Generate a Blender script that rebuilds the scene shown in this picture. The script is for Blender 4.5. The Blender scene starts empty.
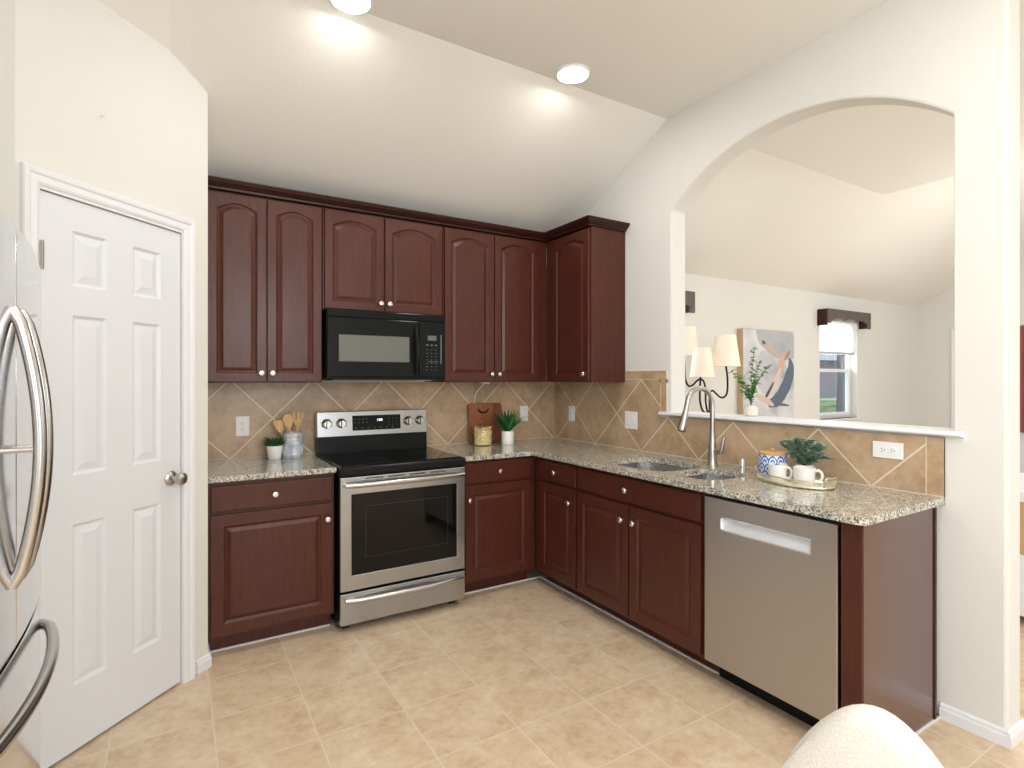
import bpy, bmesh, math, random
from mathutils import Vector, Matrix
random.seed(7)
S = bpy.context.scene
COL = S.collection
PI = math.pi

# ------------------------------------------------------------------ camera, world, light, exposure
cam_d = bpy.data.cameras.new('camera'); cam = bpy.data.objects.new('camera', cam_d); COL.objects.link(cam)
cam.location = (0, 0, 1.4017); cam.rotation_euler = (PI/2, 0, math.radians(-31.51))
cam_d.sensor_width = 36.0; cam_d.lens = 547.25/1024*36; cam_d.shift_y = -5.06/1024; cam_d.clip_start = .05
S.camera = cam
w = bpy.data.worlds.new('world'); S.world = w; w.use_nodes = True
w.node_tree.nodes['Background'].inputs[0].default_value = (.80, .90, 1.0, 1)
w.node_tree.nodes['Background'].inputs[1].default_value = 2.8
S.view_settings.view_transform = 'Standard'; S.view_settings.look = 'None'
S.view_settings.gamma = 1; S.view_settings.use_curve_mapping = False
S.view_settings.exposure = 0.06

def area_light(name, loc, rot, sx, sy, power, color=(1, 1, 1), shape='RECTANGLE'):
    l = bpy.data.lights.new(name, 'AREA'); l.shape = shape; l.size = sx; l.size_y = sy; l.energy = power; l.color = color
    o = bpy.data.objects.new(name, l); COL.objects.link(o); o.location = loc; o.rotation_euler = rot
    return o
# added daylight fill at the unseen wall behind the camera (facing +Y)
for wx in (1.2, 7.2):
    area_light('window_and_fill_light', (wx, -2.93, 1.5), (-PI/2, 0, PI), 1.6, 1.7, 9, (.95, .98, 1.0))
area_light('window_and_fill_light', (-1.08, -1.5, 1.55), (0, -PI/2, 0), 1.7, 2.0, 22, (.93, .97, 1.0))
def point_light(name, loc, power, rad):
    l = bpy.data.lights.new(name, 'POINT'); l.energy = power; l.shadow_soft_size = rad; l.color = (1, .97, .93)
    o = bpy.data.objects.new(name, l); COL.objects.link(o); o.location = loc
# added point lights without fixtures: fill behind the camera and in the living room
point_light('fill_point_light', (.9, -1.2, 2.15), 72, .25)
point_light('fill_point_light', (6.3, 1.3, 2.0), 46, .3)
# daylight entering by the living room windows (facing -Y)
for wx, pw in ((3.95, 12), (7.12, 6)):
    area_light('window_and_fill_light', (wx, 4.0, 1.9), (-PI/2-.5, 0, 0), .85, .9, pw*1.6, (.93, .97, 1.0))
CANS_AND_FILL = [(1.854, 2.385), (.655, 2.43), (1.854, .6), (.4, .6), (1.854, -1.4), (.4, -1.4)]  # first two are in view; the others are unseen, added as fill
for x, y in CANS_AND_FILL:
    area_light('recessed_and_fill_lamp', (x, y, 3.055), (0, 0, 0), .15, .15, 6, (1.0, .97, .93), 'DISK')
for x, y in [(3.9, 1.9), (3.9, -.4), (5.0, 1.0)]:  # lamps without fixtures, added to brighten the living room
    area_light('recessed_and_fill_lamp', (x, y, 3.055), (0, 0, 0), .15, .15, 8, (1.0, .97, .93), 'DISK')
for x, y in [(7.3, .4), (7.3, -1.6)]:  # more added fill, unseen under the high ceiling
    area_light('recessed_and_fill_lamp', (x, y, 4.05), (0, 0, 0), .15, .15, 12, (1.0, .97, .93), 'DISK')

# ------------------------------------------------------------------ materials
def srgb(r, g, b):
    f = lambda c: (c/255)/12.92 if c/255 <= .04045 else ((c/255+.055)/1.055)**2.4
    return (f(r), f(g), f(b), 1)
def mat(name, col, rough=.5, metal=0, coat=0, **kw):
    m = bpy.data.materials.new(name); m.use_nodes = True
    b = m.node_tree.nodes['Principled BSDF']
    b.inputs['Base Color'].default_value = col if len(col) == 4 else (*col, 1)
    b.inputs['Roughness'].default_value = rough; b.inputs['Metallic'].default_value = metal
    b.inputs['Coat Weight'].default_value = coat
    for k, v in kw.items(): b.inputs[k.replace('_', ' ')].default_value = v
    return m
class NT:
    def __init__(s, m): s.m = m; s.t = m.node_tree; s.b = s.t.nodes['Principled BSDF']
    def n(s, typ, **kw):
        x = s.t.nodes.new(typ)
        for k, v in kw.items(): setattr(x, k, v)
        return x
    def l(s, a, b): s.t.links.new(a, b)
    def coord(s, scale=(1, 1, 1), rot=(0, 0, 0), loc=(0, 0, 0)):
        c = s.n('ShaderNodeNewGeometry') if False else s.n('ShaderNodeTexCoord')
        mp = s.n('ShaderNodeMapping'); s.l(c.outputs['Object'], mp.inputs[0])
        mp.inputs['Scale'].default_value = scale; mp.inputs['Rotation'].default_value = rot; mp.inputs['Location'].default_value = loc
        return mp.outputs[0]
    def noise(s, vec, scale, detail=3, rough=.5):
        x = s.n('ShaderNodeTexNoise'); s.l(vec, x.inputs['Vector']); x.inputs['Scale'].default_value = scale
        x.inputs['Detail'].default_value = detail; x.inputs['Roughness'].default_value = rough
        return x.outputs['Fac']
    def vor(s, vec, scale, out='Color', feature='F1'):
        x = s.n('ShaderNodeTexVoronoi', feature=feature); s.l(vec, x.inputs['Vector']); x.inputs['Scale'].default_value = scale
        return x.outputs[out]
    def ramp(s, fac, stops, interp='LINEAR'):
        x = s.n('ShaderNodeValToRGB'); s.l(fac, x.inputs[0]); x.color_ramp.interpolation = interp
        e = x.color_ramp.elements
        while len(e) < len(stops): e.new(.5)
        for i, (p, c) in enumerate(stops): e[i].position = p; e[i].color = c
        return x.outputs[0]
    def mix(s, fac, a, b, mode='MIX'):
        x = s.n('ShaderNodeMix', data_type='RGBA', blend_type=mode)
        for inp, v in ((x.inputs[0], fac), (x.inputs[6], a), (x.inputs[7], b)):
            if hasattr(v, 'links'): s.l(v, inp)
            else: inp.default_value = v
        return x.outputs[2]
    def math(s, op, a, b=0, c=None):
        x = s.n('ShaderNodeMath', operation=op)
        for i, v in enumerate((a, b) if c is None else (a, b, c)):
            if hasattr(v, 'links'): s.l(v, x.inputs[i])
            else: x.inputs[i].default_value = v
        return x.outputs[0]
    def color(s, c): s.l(c, s.b.inputs['Base Color'])
    def bump(s, h, strength=.2, dist=.01):
        x = s.n('ShaderNodeBump'); s.l(h, x.inputs['Height']); x.inputs['Strength'].default_value = strength; x.inputs['Distance'].default_value = dist
        s.l(x.outputs[0], s.b.inputs['Normal'])
BW = lambda v: (v, v, v, 1)

def wall_mat(name, col):
    m = mat(name, col, .75); t = NT(m); c = t.coord()
    t.bump(t.noise(c, 75, 3), .16, .006); return m
M_wall = wall_mat('wall_paint', srgb(226, 225, 220))
M_ceil = wall_mat('ceiling_paint', srgb(240, 238, 232))
M_trim = mat('white_trim_paint', srgb(232, 234, 239), .35)
M_door = mat('white_door_paint', srgb(225, 228, 234), .38)
M_white_pl = mat('white_plastic', srgb(240, 240, 240), .35)
M_ceramic = mat('white_ceramic', srgb(238, 237, 233), .25, coat=.4)

def wood_mat(name, c1, c2, rough=.36, coat=.08, grain=(14, 14, 1.4)):
    m = mat(name, c1, rough, coat=coat); t = NT(m); c = t.coord(grain)
    n = t.noise(c, 3.5, 4, .6); c2n = t.noise(t.coord(), 2.2, 2)
    f = t.math('ADD', t.math('MULTIPLY', n, .7), t.math('MULTIPLY', c2n, .3))
    t.color(t.ramp(f, [(.3, c1), (.7, c2)])); m.node_tree.nodes['Principled BSDF'].inputs['Coat Roughness'].default_value = .25
    return m
M_cherry = wood_mat('cherry_wood', (.054, .0125, .0075, 1), (.098, .026, .0145, 1), rough=.33)
M_cherry.node_tree.nodes['Principled BSDF'].inputs['Specular IOR Level'].default_value = .32
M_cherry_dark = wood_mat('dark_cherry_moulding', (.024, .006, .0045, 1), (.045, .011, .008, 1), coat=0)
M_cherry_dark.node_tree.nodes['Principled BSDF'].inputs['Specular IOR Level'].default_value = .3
M_panel = wood_mat('end_panel_laminate', (.060, .016, .011, 1), (.092, .026, .018, 1), rough=.22, coat=.7)
M_toe = mat('dark_toe_board', (.022, .007, .005), .5)
M_dark = mat('dark_shadow_plastic', (.01, .01, .012), .45)
M_nickel = mat('brushed_nickel', (.50, .48, .45), .28, 1)
M_knobmetal = mat('satin_nickel_knob', (.82, .80, .77), .22, 1)
M_chrome = mat('chrome', (.85, .86, .88), .1, 1)

def steel_mat(name, col, rough, sc):
    m = mat(name, col, rough, 1); t = NT(m); c = t.coord(sc)
    n = t.noise(c, 8, 4, .7)
    r = t.n('ShaderNodeMapRange'); t.l(n, r.inputs[0]); r.inputs[3].default_value = rough*.75; r.inputs[4].default_value = rough*1.3
    t.l(r.outputs[0], t.b.inputs['Roughness']); return m
M_steel = steel_mat('stainless_steel', (.44, .455, .475), .24, (1, 1, 60))
M_steel_dw = steel_mat('stainless_dishwasher_front', (.49, .475, .465), .34, (60, 1, 1))
M_steel_fr = steel_mat('stainless_fridge_front', (.80, .80, .81), .11, (1, 1, 30))
M_steel_h = steel_mat('stainless_handle', (.55, .54, .53), .22, (1, 1, 40))
M_sink = steel_mat('sink_steel', (.62, .62, .62), .25, (1, 30, 1))
M_black = mat('black_gloss', (.010, .012, .012), .16, Specular_IOR_Level=.14)
M_blacksoft = mat('black_enamel', (.010, .011, .012), .25, Specular_IOR_Level=.15)
M_glassblk = mat('black_oven_glass', (.004, .004, .004), .05, Specular_IOR_Level=.28)
M_mwglass = mat('microwave_window_reflection', (.15, .155, .14), .15)  # even grey stands in for the lit room reflected in the pane
M_mark = mat('grey_print', (.16, .17, .18), .5)
M_display = mat('display_glow', (.1, .1, .1), .3); M_display.node_tree.nodes['Principled BSDF'].inputs['Emission Color'].default_value = (.8, .9, 1, 1); M_display.node_tree.nodes['Principled BSDF'].inputs['Emission Strength'].default_value = 1.5
M_iron = mat('black_iron', (.02, .019, .018), .45, .6)

# granite
def granite():
    m = mat('granite', (.5, .5, .45), .12, coat=.5); t = NT(m); c = t.coord()
    big = t.noise(c, 14, 4, .6); mid = t.noise(c, 60, 4, .65)
    base = t.ramp(mid, [(.30, srgb(154, 156, 150)), (.44, srgb(192, 193, 185)), (.56, srgb(218, 217, 209)), (.70, srgb(234, 233, 228))])
    tint = t.ramp(big, [(.38, srgb(208, 210, 198)), (.62, srgb(250, 246, 236))])
    col = t.mix(.8, base, tint, 'MULTIPLY')
    def specks(scale, thr, colr, amount, ch, clump):
        v = t.vor(c, scale, 'Color'); sp = t.n('ShaderNodeSeparateColor'); t.l(v, sp.inputs[0])
        k = t.math('GREATER_THAN', t.math('ADD', t.math('MULTIPLY', sp.outputs[ch], .6), t.math('MULTIPLY', t.noise(c, clump, 3), .8)), thr)
        return t.mix(t.math('MULTIPLY', k, amount), col, colr)
    col = specks(150, .82, srgb(146, 141, 128), .75, 1, 26)
    col = specks(210, .78, srgb(236, 232, 222), .7, 2, 30)
    col = specks(200, .875, srgb(84, 84, 82), .8, 0, 30)
    col = specks(270, .905, srgb(44, 44, 46), .9, 0, 40)
    t.color(col); return m
M_granite = granite()

# diagonal wall tile: local x runs along the wall, z up
def tile_mat(name, per, ox, oz, straight=None):
    m = mat(name, (.5, .4, .3), .32); t = NT(m); c = t.coord(); sp = t.n('ShaderNodeSeparateXYZ'); t.l(c, sp.inputs[0])
    x = t.math('SUBTRACT', sp.outputs[0], ox); z = t.math('SUBTRACT', sp.outputs[2], oz)
    a = t.math('DIVIDE', t.math('ADD', x, z), per); b = t.math('DIVIDE', t.math('SUBTRACT', x, z), per)
    def edge(v):
        f = t.math('FRACT', t.math('ADD', v, 100)); return t.math('ABSOLUTE', t.math('SUBTRACT', f, .5))   # .5 at the joint
    g = t.math('GREATER_THAN', t.math('MAXIMUM', edge(a), edge(b)), .5-.0105)
    cell = t.n('ShaderNodeCombineXYZ'); t.l(t.math('FLOOR', t.math('ADD', a, 100)), cell.inputs[0]); t.l(t.math('FLOOR', t.math('ADD', b, 100)), cell.inputs[1])
    wn = t.n('ShaderNodeTexWhiteNoise'); t.l(cell.outputs[0], wn.inputs['Vector'])
    if straight: 
        g = 0; pass
    return m, t, c, g, wn
def stone_color(t, c, per_tile=None):
    n1 = t.noise(c, 5, 5, .62); n2 = t.noise(c, 28, 4, .7)
    f = t.math('ADD', t.math('MULTIPLY', n1, .65), t.math('MULTIPLY', n2, .35))
    return t.ramp(f, [(.34, srgb(166, 138, 108)), (.5, srgb(190, 162, 132)), (.66, srgb(207, 180, 150))])
def backsplash_mat(name, per, ox, oz):
    m, t, c, g, wn = tile_mat(name, per, ox, oz)
    col = stone_color(t, c)
    f = t.n('ShaderNodeMapRange'); t.l(wn.outputs['Value'], f.inputs[0]); f.inputs[3].default_value = .88; f.inputs[4].default_value = 1.06
    mul = t.n('ShaderNodeVectorMath', operation='SCALE'); t.l(col, mul.inputs[0]); t.l(f.outputs[0], mul.inputs['Scale'])
    t.color(t.mix(g, mul.outputs[0], srgb(224, 212, 190)))
    t.bump(t.math('SUBTRACT', t.math('MULTIPLY', t.noise(c, 60, 2), .2), g), .25, .003); return m
M_splash = backsplash_mat('backsplash_tile', .4815, .276, .915)
def border_mat():
    m = mat('backsplash_border_tile', (.5, .4, .3), .32); t = NT(m); c = t.coord(); t.color(stone_color(t, c)); return m
M_border = border_mat()
M_grout = mat('tile_grout', srgb(224, 212, 190), .7)

def floor_mat():
    m = mat('floor_tile', (.6, .5, .4), .33); t = NT(m); c = t.coord(); sp = t.n('ShaderNodeSeparateXYZ'); t.l(c, sp.inputs[0])
    a = t.math('DIVIDE', t.math('SUBTRACT', sp.outputs[0], .127), .348); b = t.math('DIVIDE', t.math('SUBTRACT', sp.outputs[1], 2.215), .348)
    def edge(v): return t.math('ABSOLUTE', t.math('SUBTRACT', t.math('FRACT', t.math('ADD', v, 100.)), .5))
    g = t.math('GREATER_THAN', t.math('MAXIMUM', edge(a), edge(b)), .5-.008)
    cell = t.n('ShaderNodeCombineXYZ'); t.l(t.math('FLOOR', t.math('ADD', a, 100)), cell.inputs[0]); t.l(t.math('FLOOR', t.math('ADD', b, 100)), cell.inputs[1])
    wn = t.n('ShaderNodeTexWhiteNoise'); t.l(cell.outputs[0], wn.inputs['Vector'])
    add = t.n('ShaderNodeVectorMath', operation='MULTIPLY_ADD'); t.l(wn.outputs['Color'], add.inputs[0]); add.inputs[1].default_value = (9, 9, 9); t.l(c, add.inputs[2])
    n1 = t.noise(add.outputs[0], 5.5, 6, .66); n2 = t.noise(add.outputs[0], 22, 4, .7)
    f = t.math('ADD', t.math('MULTIPLY', n1, .65), t.math('MULTIPLY', n2, .35))
    col = t.ramp(f, [(.33, srgb(196, 168, 136)), (.46, srgb(212, 188, 158)), (.58, srgb(220, 200, 173)), (.72, srgb(230, 214, 192))])
    t.color(t.mix(g, col, srgb(222, 209, 188)))
    t.bump(t.math('SUBTRACT', t.math('MULTIPLY', n2, .3), g), .2, .003); return m
M_floor = floor_mat()

# ------------------------------------------------------------------ mesh helpers
def box(bm, x0, x1, y0, y1, z0, z1):
    v = [bm.verts.new((x, y, z)) for x in (x0, x1) for y in (y0, y1) for z in (z0, z1)]
    for f in ((0, 1, 3, 2), (4, 6, 7, 5), (0, 4, 5, 1), (2, 3, 7, 6), (0, 2, 6, 4), (1, 5, 7, 3)): bm.faces.new([v[i] for i in f])
    return bm
def poly(bm, pts): return bm.faces.new([bm.verts.new(p) for p in pts])
def prism(bm, pts, fn, d0, d1):
    """2-D outline pts -> solid; fn(a, b, d) gives the 3-D point"""
    A = [bm.verts.new(fn(a, b, d0)) for a, b in pts]; B = [bm.verts.new(fn(a, b, d1)) for a, b in pts]
    bm.faces.new(A); bm.faces.new(B[::-1]); n = len(pts)
    for i in range(n): bm.faces.new((A[i], B[i], B[(i+1) % n], A[(i+1) % n]))
def holed(bm, outer, holes, fn, d0, d1):
    """plate with holes"""
    for d in (d0, d1):
        es = []
        for loop in [outer]+holes:
            vs = [bm.verts.new(fn(a, b, d)) for a, b in loop]
            es += [bm.edges.new((vs[i], vs[(i+1) % len(vs)])) for i in range(len(vs))]
        bmesh.ops.triangle_fill(bm, edges=es, use_beauty=True)
    for loop in [outer]+holes:
        n = len(loop)
        A = [bm.verts.new(fn(a, b, d0)) for a, b in loop]; B = [bm.verts.new(fn(a, b, d1)) for a, b in loop]
        for i in range(n): bm.faces.new((A[i], B[i], B[(i+1) % n], A[(i+1) % n]))
    bmesh.ops.remove_doubles(bm, verts=bm.verts, dist=1e-5)
def lathe(bm, prof, cx=0, cy=0, seg=28, cap=True):
    rings = []
    for r, z in prof:
        rings.append([bm.verts.new((cx+r*math.cos(2*PI*k/seg), cy+r*math.sin(2*PI*k/seg), z)) for k in range(seg)] if r > 1e-6 else [bm.verts.new((cx, cy, z))])
    for a, b in zip(rings, rings[1:]):
        for k in range(seg):
            k2 = (k+1) % seg
            if len(a) == 1 and len(b) == 1: continue
            if len(a) == 1: bm.faces.new((a[0], b[k], b[k2]))
            elif len(b) == 1: bm.faces.new((a[k], b[0], a[k2]))
            else: bm.faces.new((a[k], b[k], b[k2], a[k2]))
    if cap:
        for r in (rings[0], rings[-1]):
            if len(r) > 1: bm.faces.new(r)
def tube(bm, pts, r, seg=10, flat=1.0, closed=False):
    pts = [Vector(p) for p in pts]; n = len(pts); rr = r if isinstance(r, (list, tuple)) else [r]*n
    up = None; rings = []
    for i, p in enumerate(pts):
        if closed: d = pts[(i+1) % n]-pts[i-1]
        else: d = pts[min(i+1, n-1)]-pts[max(i-1, 0)]
        d.normalize()
        if up is None:
            up = Vector((0, 0, 1)) if abs(d.z) < .9 else Vector((1, 0, 0))
        up = (up-d*up.dot(d)).normalized(); sd = d.cross(up)
        rings.append([bm.verts.new(p+(sd*math.cos(2*PI*k/seg)+up*math.sin(2*PI*k/seg)*flat)*rr[i]) for k in range(seg)])
    m = n if closed else n-1
    for i in range(m):
        a, b = rings[i], rings[(i+1) % n]
        for k in range(seg): bm.faces.new((a[k], a[(k+1) % seg], b[(k+1) % seg], b[k]))
    if not closed: bm.faces.new(rings[0][::-1]); bm.faces.new(rings[-1])
def spline(pts, n=8):
    P = [Vector(p) for p in pts]; P = [P[0]*2-P[1]]+P+[P[-1]*2-P[-2]]; out = []
    for i in range(1, len(P)-2):
        for k in range(n):
            t = k/n; a, b, c, d = P[i-1:i+3]
            out.append(.5*((2*b)+(c-a)*t+(2*a-5*b+4*c-d)*t*t+(3*b-a-3*c+d)*t**3))
    return out+[P[-2]]
def rrect(x0, x1, y0, y1, r, n=5):
    pts = []
    for cx, cy, a0 in ((x1-r, y1-r, 0), (x0+r, y1-r, 90), (x0+r, y0+r, 180), (x1-r, y0+r, 270)):
        for k in range(n+1):
            a = math.radians(a0+90*k/n); pts.append((cx+r*math.cos(a), cy+r*math.sin(a)))
    return pts
def obj(name, bm, m, parent=None, bevel=0, smooth=False, loc=None, rotz=None):
    bmesh.ops.recalc_face_normals(bm, faces=bm.faces)
    me = bpy.data.meshes.new(name); bm.to_mesh(me); bm.free()
    if m: me.materials.append(m)
    if smooth:
        for p in me.polygons: p.use_smooth = True
        try: me.set_sharp_from_angle(angle=math.radians(38))
        except Exception: pass
    o = bpy.data.objects.new(name, me); COL.objects.link(o)
    if parent: o.parent = parent
    if bevel:
        b = o.modifiers.new('bevel', 'BEVEL'); b.width = bevel; b.segments = 2; b.limit_method = 'ANGLE'; b.angle_limit = math.radians(40)
    if loc: o.location = loc
    if rotz is not None: o.rotation_euler = (0, 0, rotz)
    return o
def B(*a):
    bm = bmesh.new()
    if a: box(bm, *a)
    return bm
def tag(o, label, cat, group=None, kind=None):
    if label: o['label'] = label
    if cat: o['category'] = cat
    if group: o['group'] = group
    if kind: o['kind'] = kind
    return o
def thing(name, label, cat, loc=(0, 0, 0), rotz=0, group=None, kind=None):
    o = bpy.data.objects.new(name, None); o.empty_display_size = .05; COL.objects.link(o); o.location = loc; o.rotation_euler = (0, 0, rotz)
    return tag(o, label, cat, group, kind)
def struct(name, bm, m, label, cat, **kw): return tag(obj(name, bm, m, **kw), label, cat, kind='structure')

# ------------------------------------------------------------------ room shell
YB, XR, XP, XE, YR, XL = 3.73, 2.70, .13, 9.2, -3.0, -1.15
ZF, YC, SL = 3.08, 2.49, .508
zc = lambda y: ZF-SL*(y-YC)
struct('floor', B(XL-.1, XE+.1, YR-.1, YB+.02, -.1, 0), M_floor, 'beige mottled square ceramic tile floor with pale grout', 'floor')
bm = bmesh.new()
z3 = lambda x, y: zc(y)+.5*(x+.025)
poly(bm, [(XL-.05, YR-.05, ZF), (5.49, YR-.05, ZF), (5.49, YC, ZF), (-.025, YC, ZF), (XL-.05, 1.334, ZF)])
poly(bm, [(-.025, YC, ZF), (5.49, YC, ZF), (5.49, YB+.05, zc(YB+.05)), (-.025, YB+.05, zc(YB+.05))])
poly(bm, [(-.025, YC, ZF), (-.025, YB+.05, zc(YB+.05)), (XL-.05, YB+.05, z3(XL-.05, YB+.05)), (XL-.05, 1.334, ZF)])
poly(bm, [(5.49, .5, zc(.5)), (XE+.05, .5, zc(.5)), (XE+.05, YB+.05, zc(YB+.05)), (5.49, YB+.05, zc(YB+.05))])
poly(bm, [(5.49, .5, zc(.5)), (5.49, YR-.05, zc(.5)), (XE+.05, YR-.05, zc(.5)), (XE+.05, .5, zc(.5))])
poly(bm, [(5.49, YC, ZF), (5.49, .5, zc(.5)), (5.49, YR-.05, zc(.5)), (5.49, YR-.05, ZF)])
bmesh.ops.remove_doubles(bm, verts=bm.verts, dist=1e-4)
struct('ceiling', bm, M_ceil, 'cream vaulted ceiling sloping down to the cabinets', 'ceiling')

XZ = lambda a, b, d: (a, d, b)
YZ = lambda a, b, d: (d, a, b)
XY = lambda a, b, d: (a, b, d)
rect = lambda x0, x1, y0, y1: [(x0, y0), (x1, y0), (x1, y1), (x0, y1)]
WIN = [(3.35, 4.22), (6.69, 7.56)]
bm = bmesh.new()
holed(bm, rect(XP-.1, XE+.1, 0, 2.47), [rect(a, b, .90, 2.12) for a, b in WIN], XZ, YB, YB+.14)
struct('wall_back', bm, M_wall, 'cream back wall behind the range, running on into the living room', 'wall')
# arch wall
yc_, zc_, R_ = 1.7065, 1.6844, 1.0896
arch = [(.961, 1.165)]+[]
for k in range(33):
    y = .961+(2.452-.961)*k/32; arch.append((y, zc_+math.sqrt(R_*R_-(y-yc_)**2)))
arch.append((2.452, 1.165))
bm = bmesh.new()
holed(bm, [(.79, 0), (YB, 0), (YB, zc(YB)+.02), (YC, ZF+.02), (.79, ZF+.02)], [arch], YZ, XR, XR+.135)
struct('wall_right', bm, M_wall, 'cream half wall with tall arched opening above the sink', 'wall', bevel=.012)
# pantry walls
u45 = Vector((1, 1, 0)).normalized()
PC = Vector((.13, 3.05, 0)); LW = .842     # corner by the cabinets; wall length
PW0 = PC-u45*LW                            # far left end of the angled wall
bm = bmesh.new()
DX0, DX1, DH = .072, .688, 2.075           # door opening along the wall
holed(bm, [(0, 0), (DX0, 0), (DX0, DH), (DX1, DH), (DX1, 0), (LW, 0), (LW, 3.0), (0, 3.0)], [], XZ, 0, .11)
pw = struct('wall_pantry', bm, M_wall, 'cream angled pantry wall holding the white door', 'wall', loc=PW0, rotz=PI/4)
struct('wall_pantry_side', B(XP-.1, XP, 3.053, YB, 0, 2.85), M_wall, 'cream side wall beside the left cabinets', 'wall')
struct('wall_alcove', B(XL-.1, PW0.x, PW0.y, PW0.y+.1, 0, 3.0), M_wall, 'cream wall piece behind the fridge, left of the pantry door', 'wall')
bm = bmesh.new(); holed(bm, rect(YR, PW0.y, 0, 3.1), [rect(-2.5, -.5, .7, 2.4)], YZ, XL-.1, XL)
struct('wall_left', bm, M_wall, 'cream left wall behind the fridge', 'wall')
bm = bmesh.new()
holed(bm, [(YR, 0), (YB+.1, 0), (YB+.1, zc(YB+.1)), (.5, 4.12), (YR, 4.12)], [], YZ, XE, XE+.1)
struct('wall_end', bm, M_wall, 'cream far end wall of the living room', 'wall')
bm = bmesh.new()
holed(bm, rect(XL-.1, XE+.1, 0, 4.15), [rect(wx-.82, wx+.82, .62, 2.38) for wx in (1.2, 7.2)], XZ, YR-.12, YR)  # openings invented in the unseen wall to let fill light in
struct('wall_front', bm, M_wall, 'cream wall behind the camera with wide openings added to admit light', 'wall')

# ledge of the arch
bm = bmesh.new()
prism(bm, [(2.664, 1.172), (2.664, 1.178), (2.672, 1.190), (2.86, 1.190), (2.872, 1.184), (2.872, 1.172), (2.85, 1.160), (2.70, 1.160), (2.688, 1.166)], lambda a, b, d: (a, d, b), .925, 2.535)
struct('trim_1', bm, M_trim, 'white painted ledge along the bottom of the arched opening', 'ledge', bevel=.002)

# baseboards
def baseboard(name, length, loc, rotz, label):
    bm = bmesh.new(); prism(bm, [(0, 0), (-.014, 0), (-.014, .040), (-.010, .048), (-.010, .056), (-.004, .064), (0, .064)], lambda a, b, d: (d, a, b), 0, length)
    return struct(name, bm, M_trim, label, 'baseboard', loc=loc, rotz=rotz)
baseboard('baseboard_right', .215, (XR, 1.005, 0), -PI/2, 'white baseboard at the foot of the arch wall')
baseboard('baseboard_right_end', .163, (XR-.014, .79, 0), 0, 'white baseboard wrapping the end of the arch wall')
baseboard('baseboard_pantry', .085, PW0+u45*(LW-.075)+Vector((0, 0, 0)), PI/4, 'short white baseboard between pantry door and cabinet')
baseboard('baseboard_pantry_side', .15, (XP, 3.046, 0), PI/2, 'white baseboard return beside the left base cabinet')
baseboard('baseboard_back', XE-XR-.135, (XR+.135, YB, 0), 0, 'white baseboard in the living room')
# white caulk line under the cabinets
bm = bmesh.new(); box(bm, XP, .745, 3.195, 3.204, 0, .007); box(bm, 1.545, 2.20, 3.195, 3.204, 0, .007); box(bm, 2.191, 2.199, 1.70, 3.2, 0, .007); box(bm, 2.12, 2.69, 1.004, 1.011, 0, .006)
struct('trim_2', bm, M_trim, 'thin white caulk line where the cabinets meet the floor', 'caulk')

# ------------------------------------------------------------------ pantry door (six panel)
def rect_loop(x0, x1, z0, z1, ins=0): return [(x0+ins, z0+ins), (x1-ins, z0+ins), (x1-ins, z1-ins), (x0+ins, z1-ins)]
def relief(bm, loops, depths, cap=True):
    """stack of outlines in the xz plane at given y depths joined by strips"""
    rings = [[bm.verts.new((a, d, b)) for a, b in L] for L, d in zip(loops, depths)]
    n = len(rings[0])
    for A, C in zip(rings, rings[1:]):
        for i in range(n): bm.faces.new((A[i], A[(i+1) % n], C[(i+1) % n], C[i]))
    if cap: bm.faces.new(rings[-1])
def slab_with_panels(x0, x1, z0, z1, yf, yb, panels):
    """panels: list of (list_of_loops, list_of_depth_offsets)"""
    bm = bmesh.new()
    es = []
    for L in [rect_loop(x0, x1, z0, z1)]+[p[0][0] for p in panels]:
        vs = [bm.verts.new((a, yf, b)) for a, b in L]; es += [bm.edges.new((vs[i], vs[(i+1) % len(vs)])) for i in range(len(vs))]
    bmesh.ops.triangle_fill(bm, edges=es, use_beauty=True)
    for loops, dep in panels: relief(bm, loops, [yf+d for d in dep])
    A = [bm.verts.new((a, yf, b)) for a, b in rect_loop(x0, x1, z0, z1)]; C = [bm.verts.new((a, yb, b)) for a, b in rect_loop(x0, x1, z0, z1)]
    for i in range(4): bm.faces.new((A[i], C[i], C[(i+1) % 4], A[(i+1) % 4]))
    bm.faces.new(C)
    bmesh.ops.remove_doubles(bm, verts=bm.verts, dist=1e-5)
    return bm
door = thing('door_1', 'white six-panel pantry door with nickel knob left of the cabinets', 'door', PW0, PI/4, kind='structure')
dx0, dx1, dz0, dz1 = .078, .682, .012, 2.068
wd = dx1-dx0
pan = []
for (a, b) in ((.117, .252), (.365, .500)):
    for (c, d) in ((.243, .845), (1.03, 1.628), (1.738, 1.943)):
        L = [rect_loop(dx0+a, dx0+b, dz0+c, dz0+d, i) for i in (0, .010, .016, .042)]
        pan.append((L, [0, .008, .008, .002]))
leaf = obj('door_leaf', slab_with_panels(dx0, dx1, dz0, dz1, .004, .038, pan), M_door, door)
def casing(parent, x0, x1, ztop, name='casing', wdt=.057):
    bm = bmesh.new()
    prof = [(0, 0), (0, -.010), (.010, -.014), (.030, -.014), (.038, -.019), (.052, -.021), (wdt-.004, -.021), (wdt, -.016), (wdt, 0)]
    path = [((x0, 0), (-1, 0)), ((x0, ztop), (-1, 1)), ((x1, ztop), (1, 1)), ((x1, 0), (1, 0))]
    R = [[bm.verts.new((px+ox*q, y, pz+oz*q)) for q, y in prof] for (px, pz), (ox, oz) in path]
    for A, C in zip(R, R[1:]):
        for i in range(len(prof)-1): bm.faces.new((A[i], A[i+1], C[i+1], C[i]))
        bm.faces.new((A[-1], A[0], C[0], C[-1]))
    bm.faces.new(R[0]); bm.faces.new(R[-1])
    return obj(name, bm, M_trim, parent)
casing(door, .070, .690, 2.083)
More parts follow.
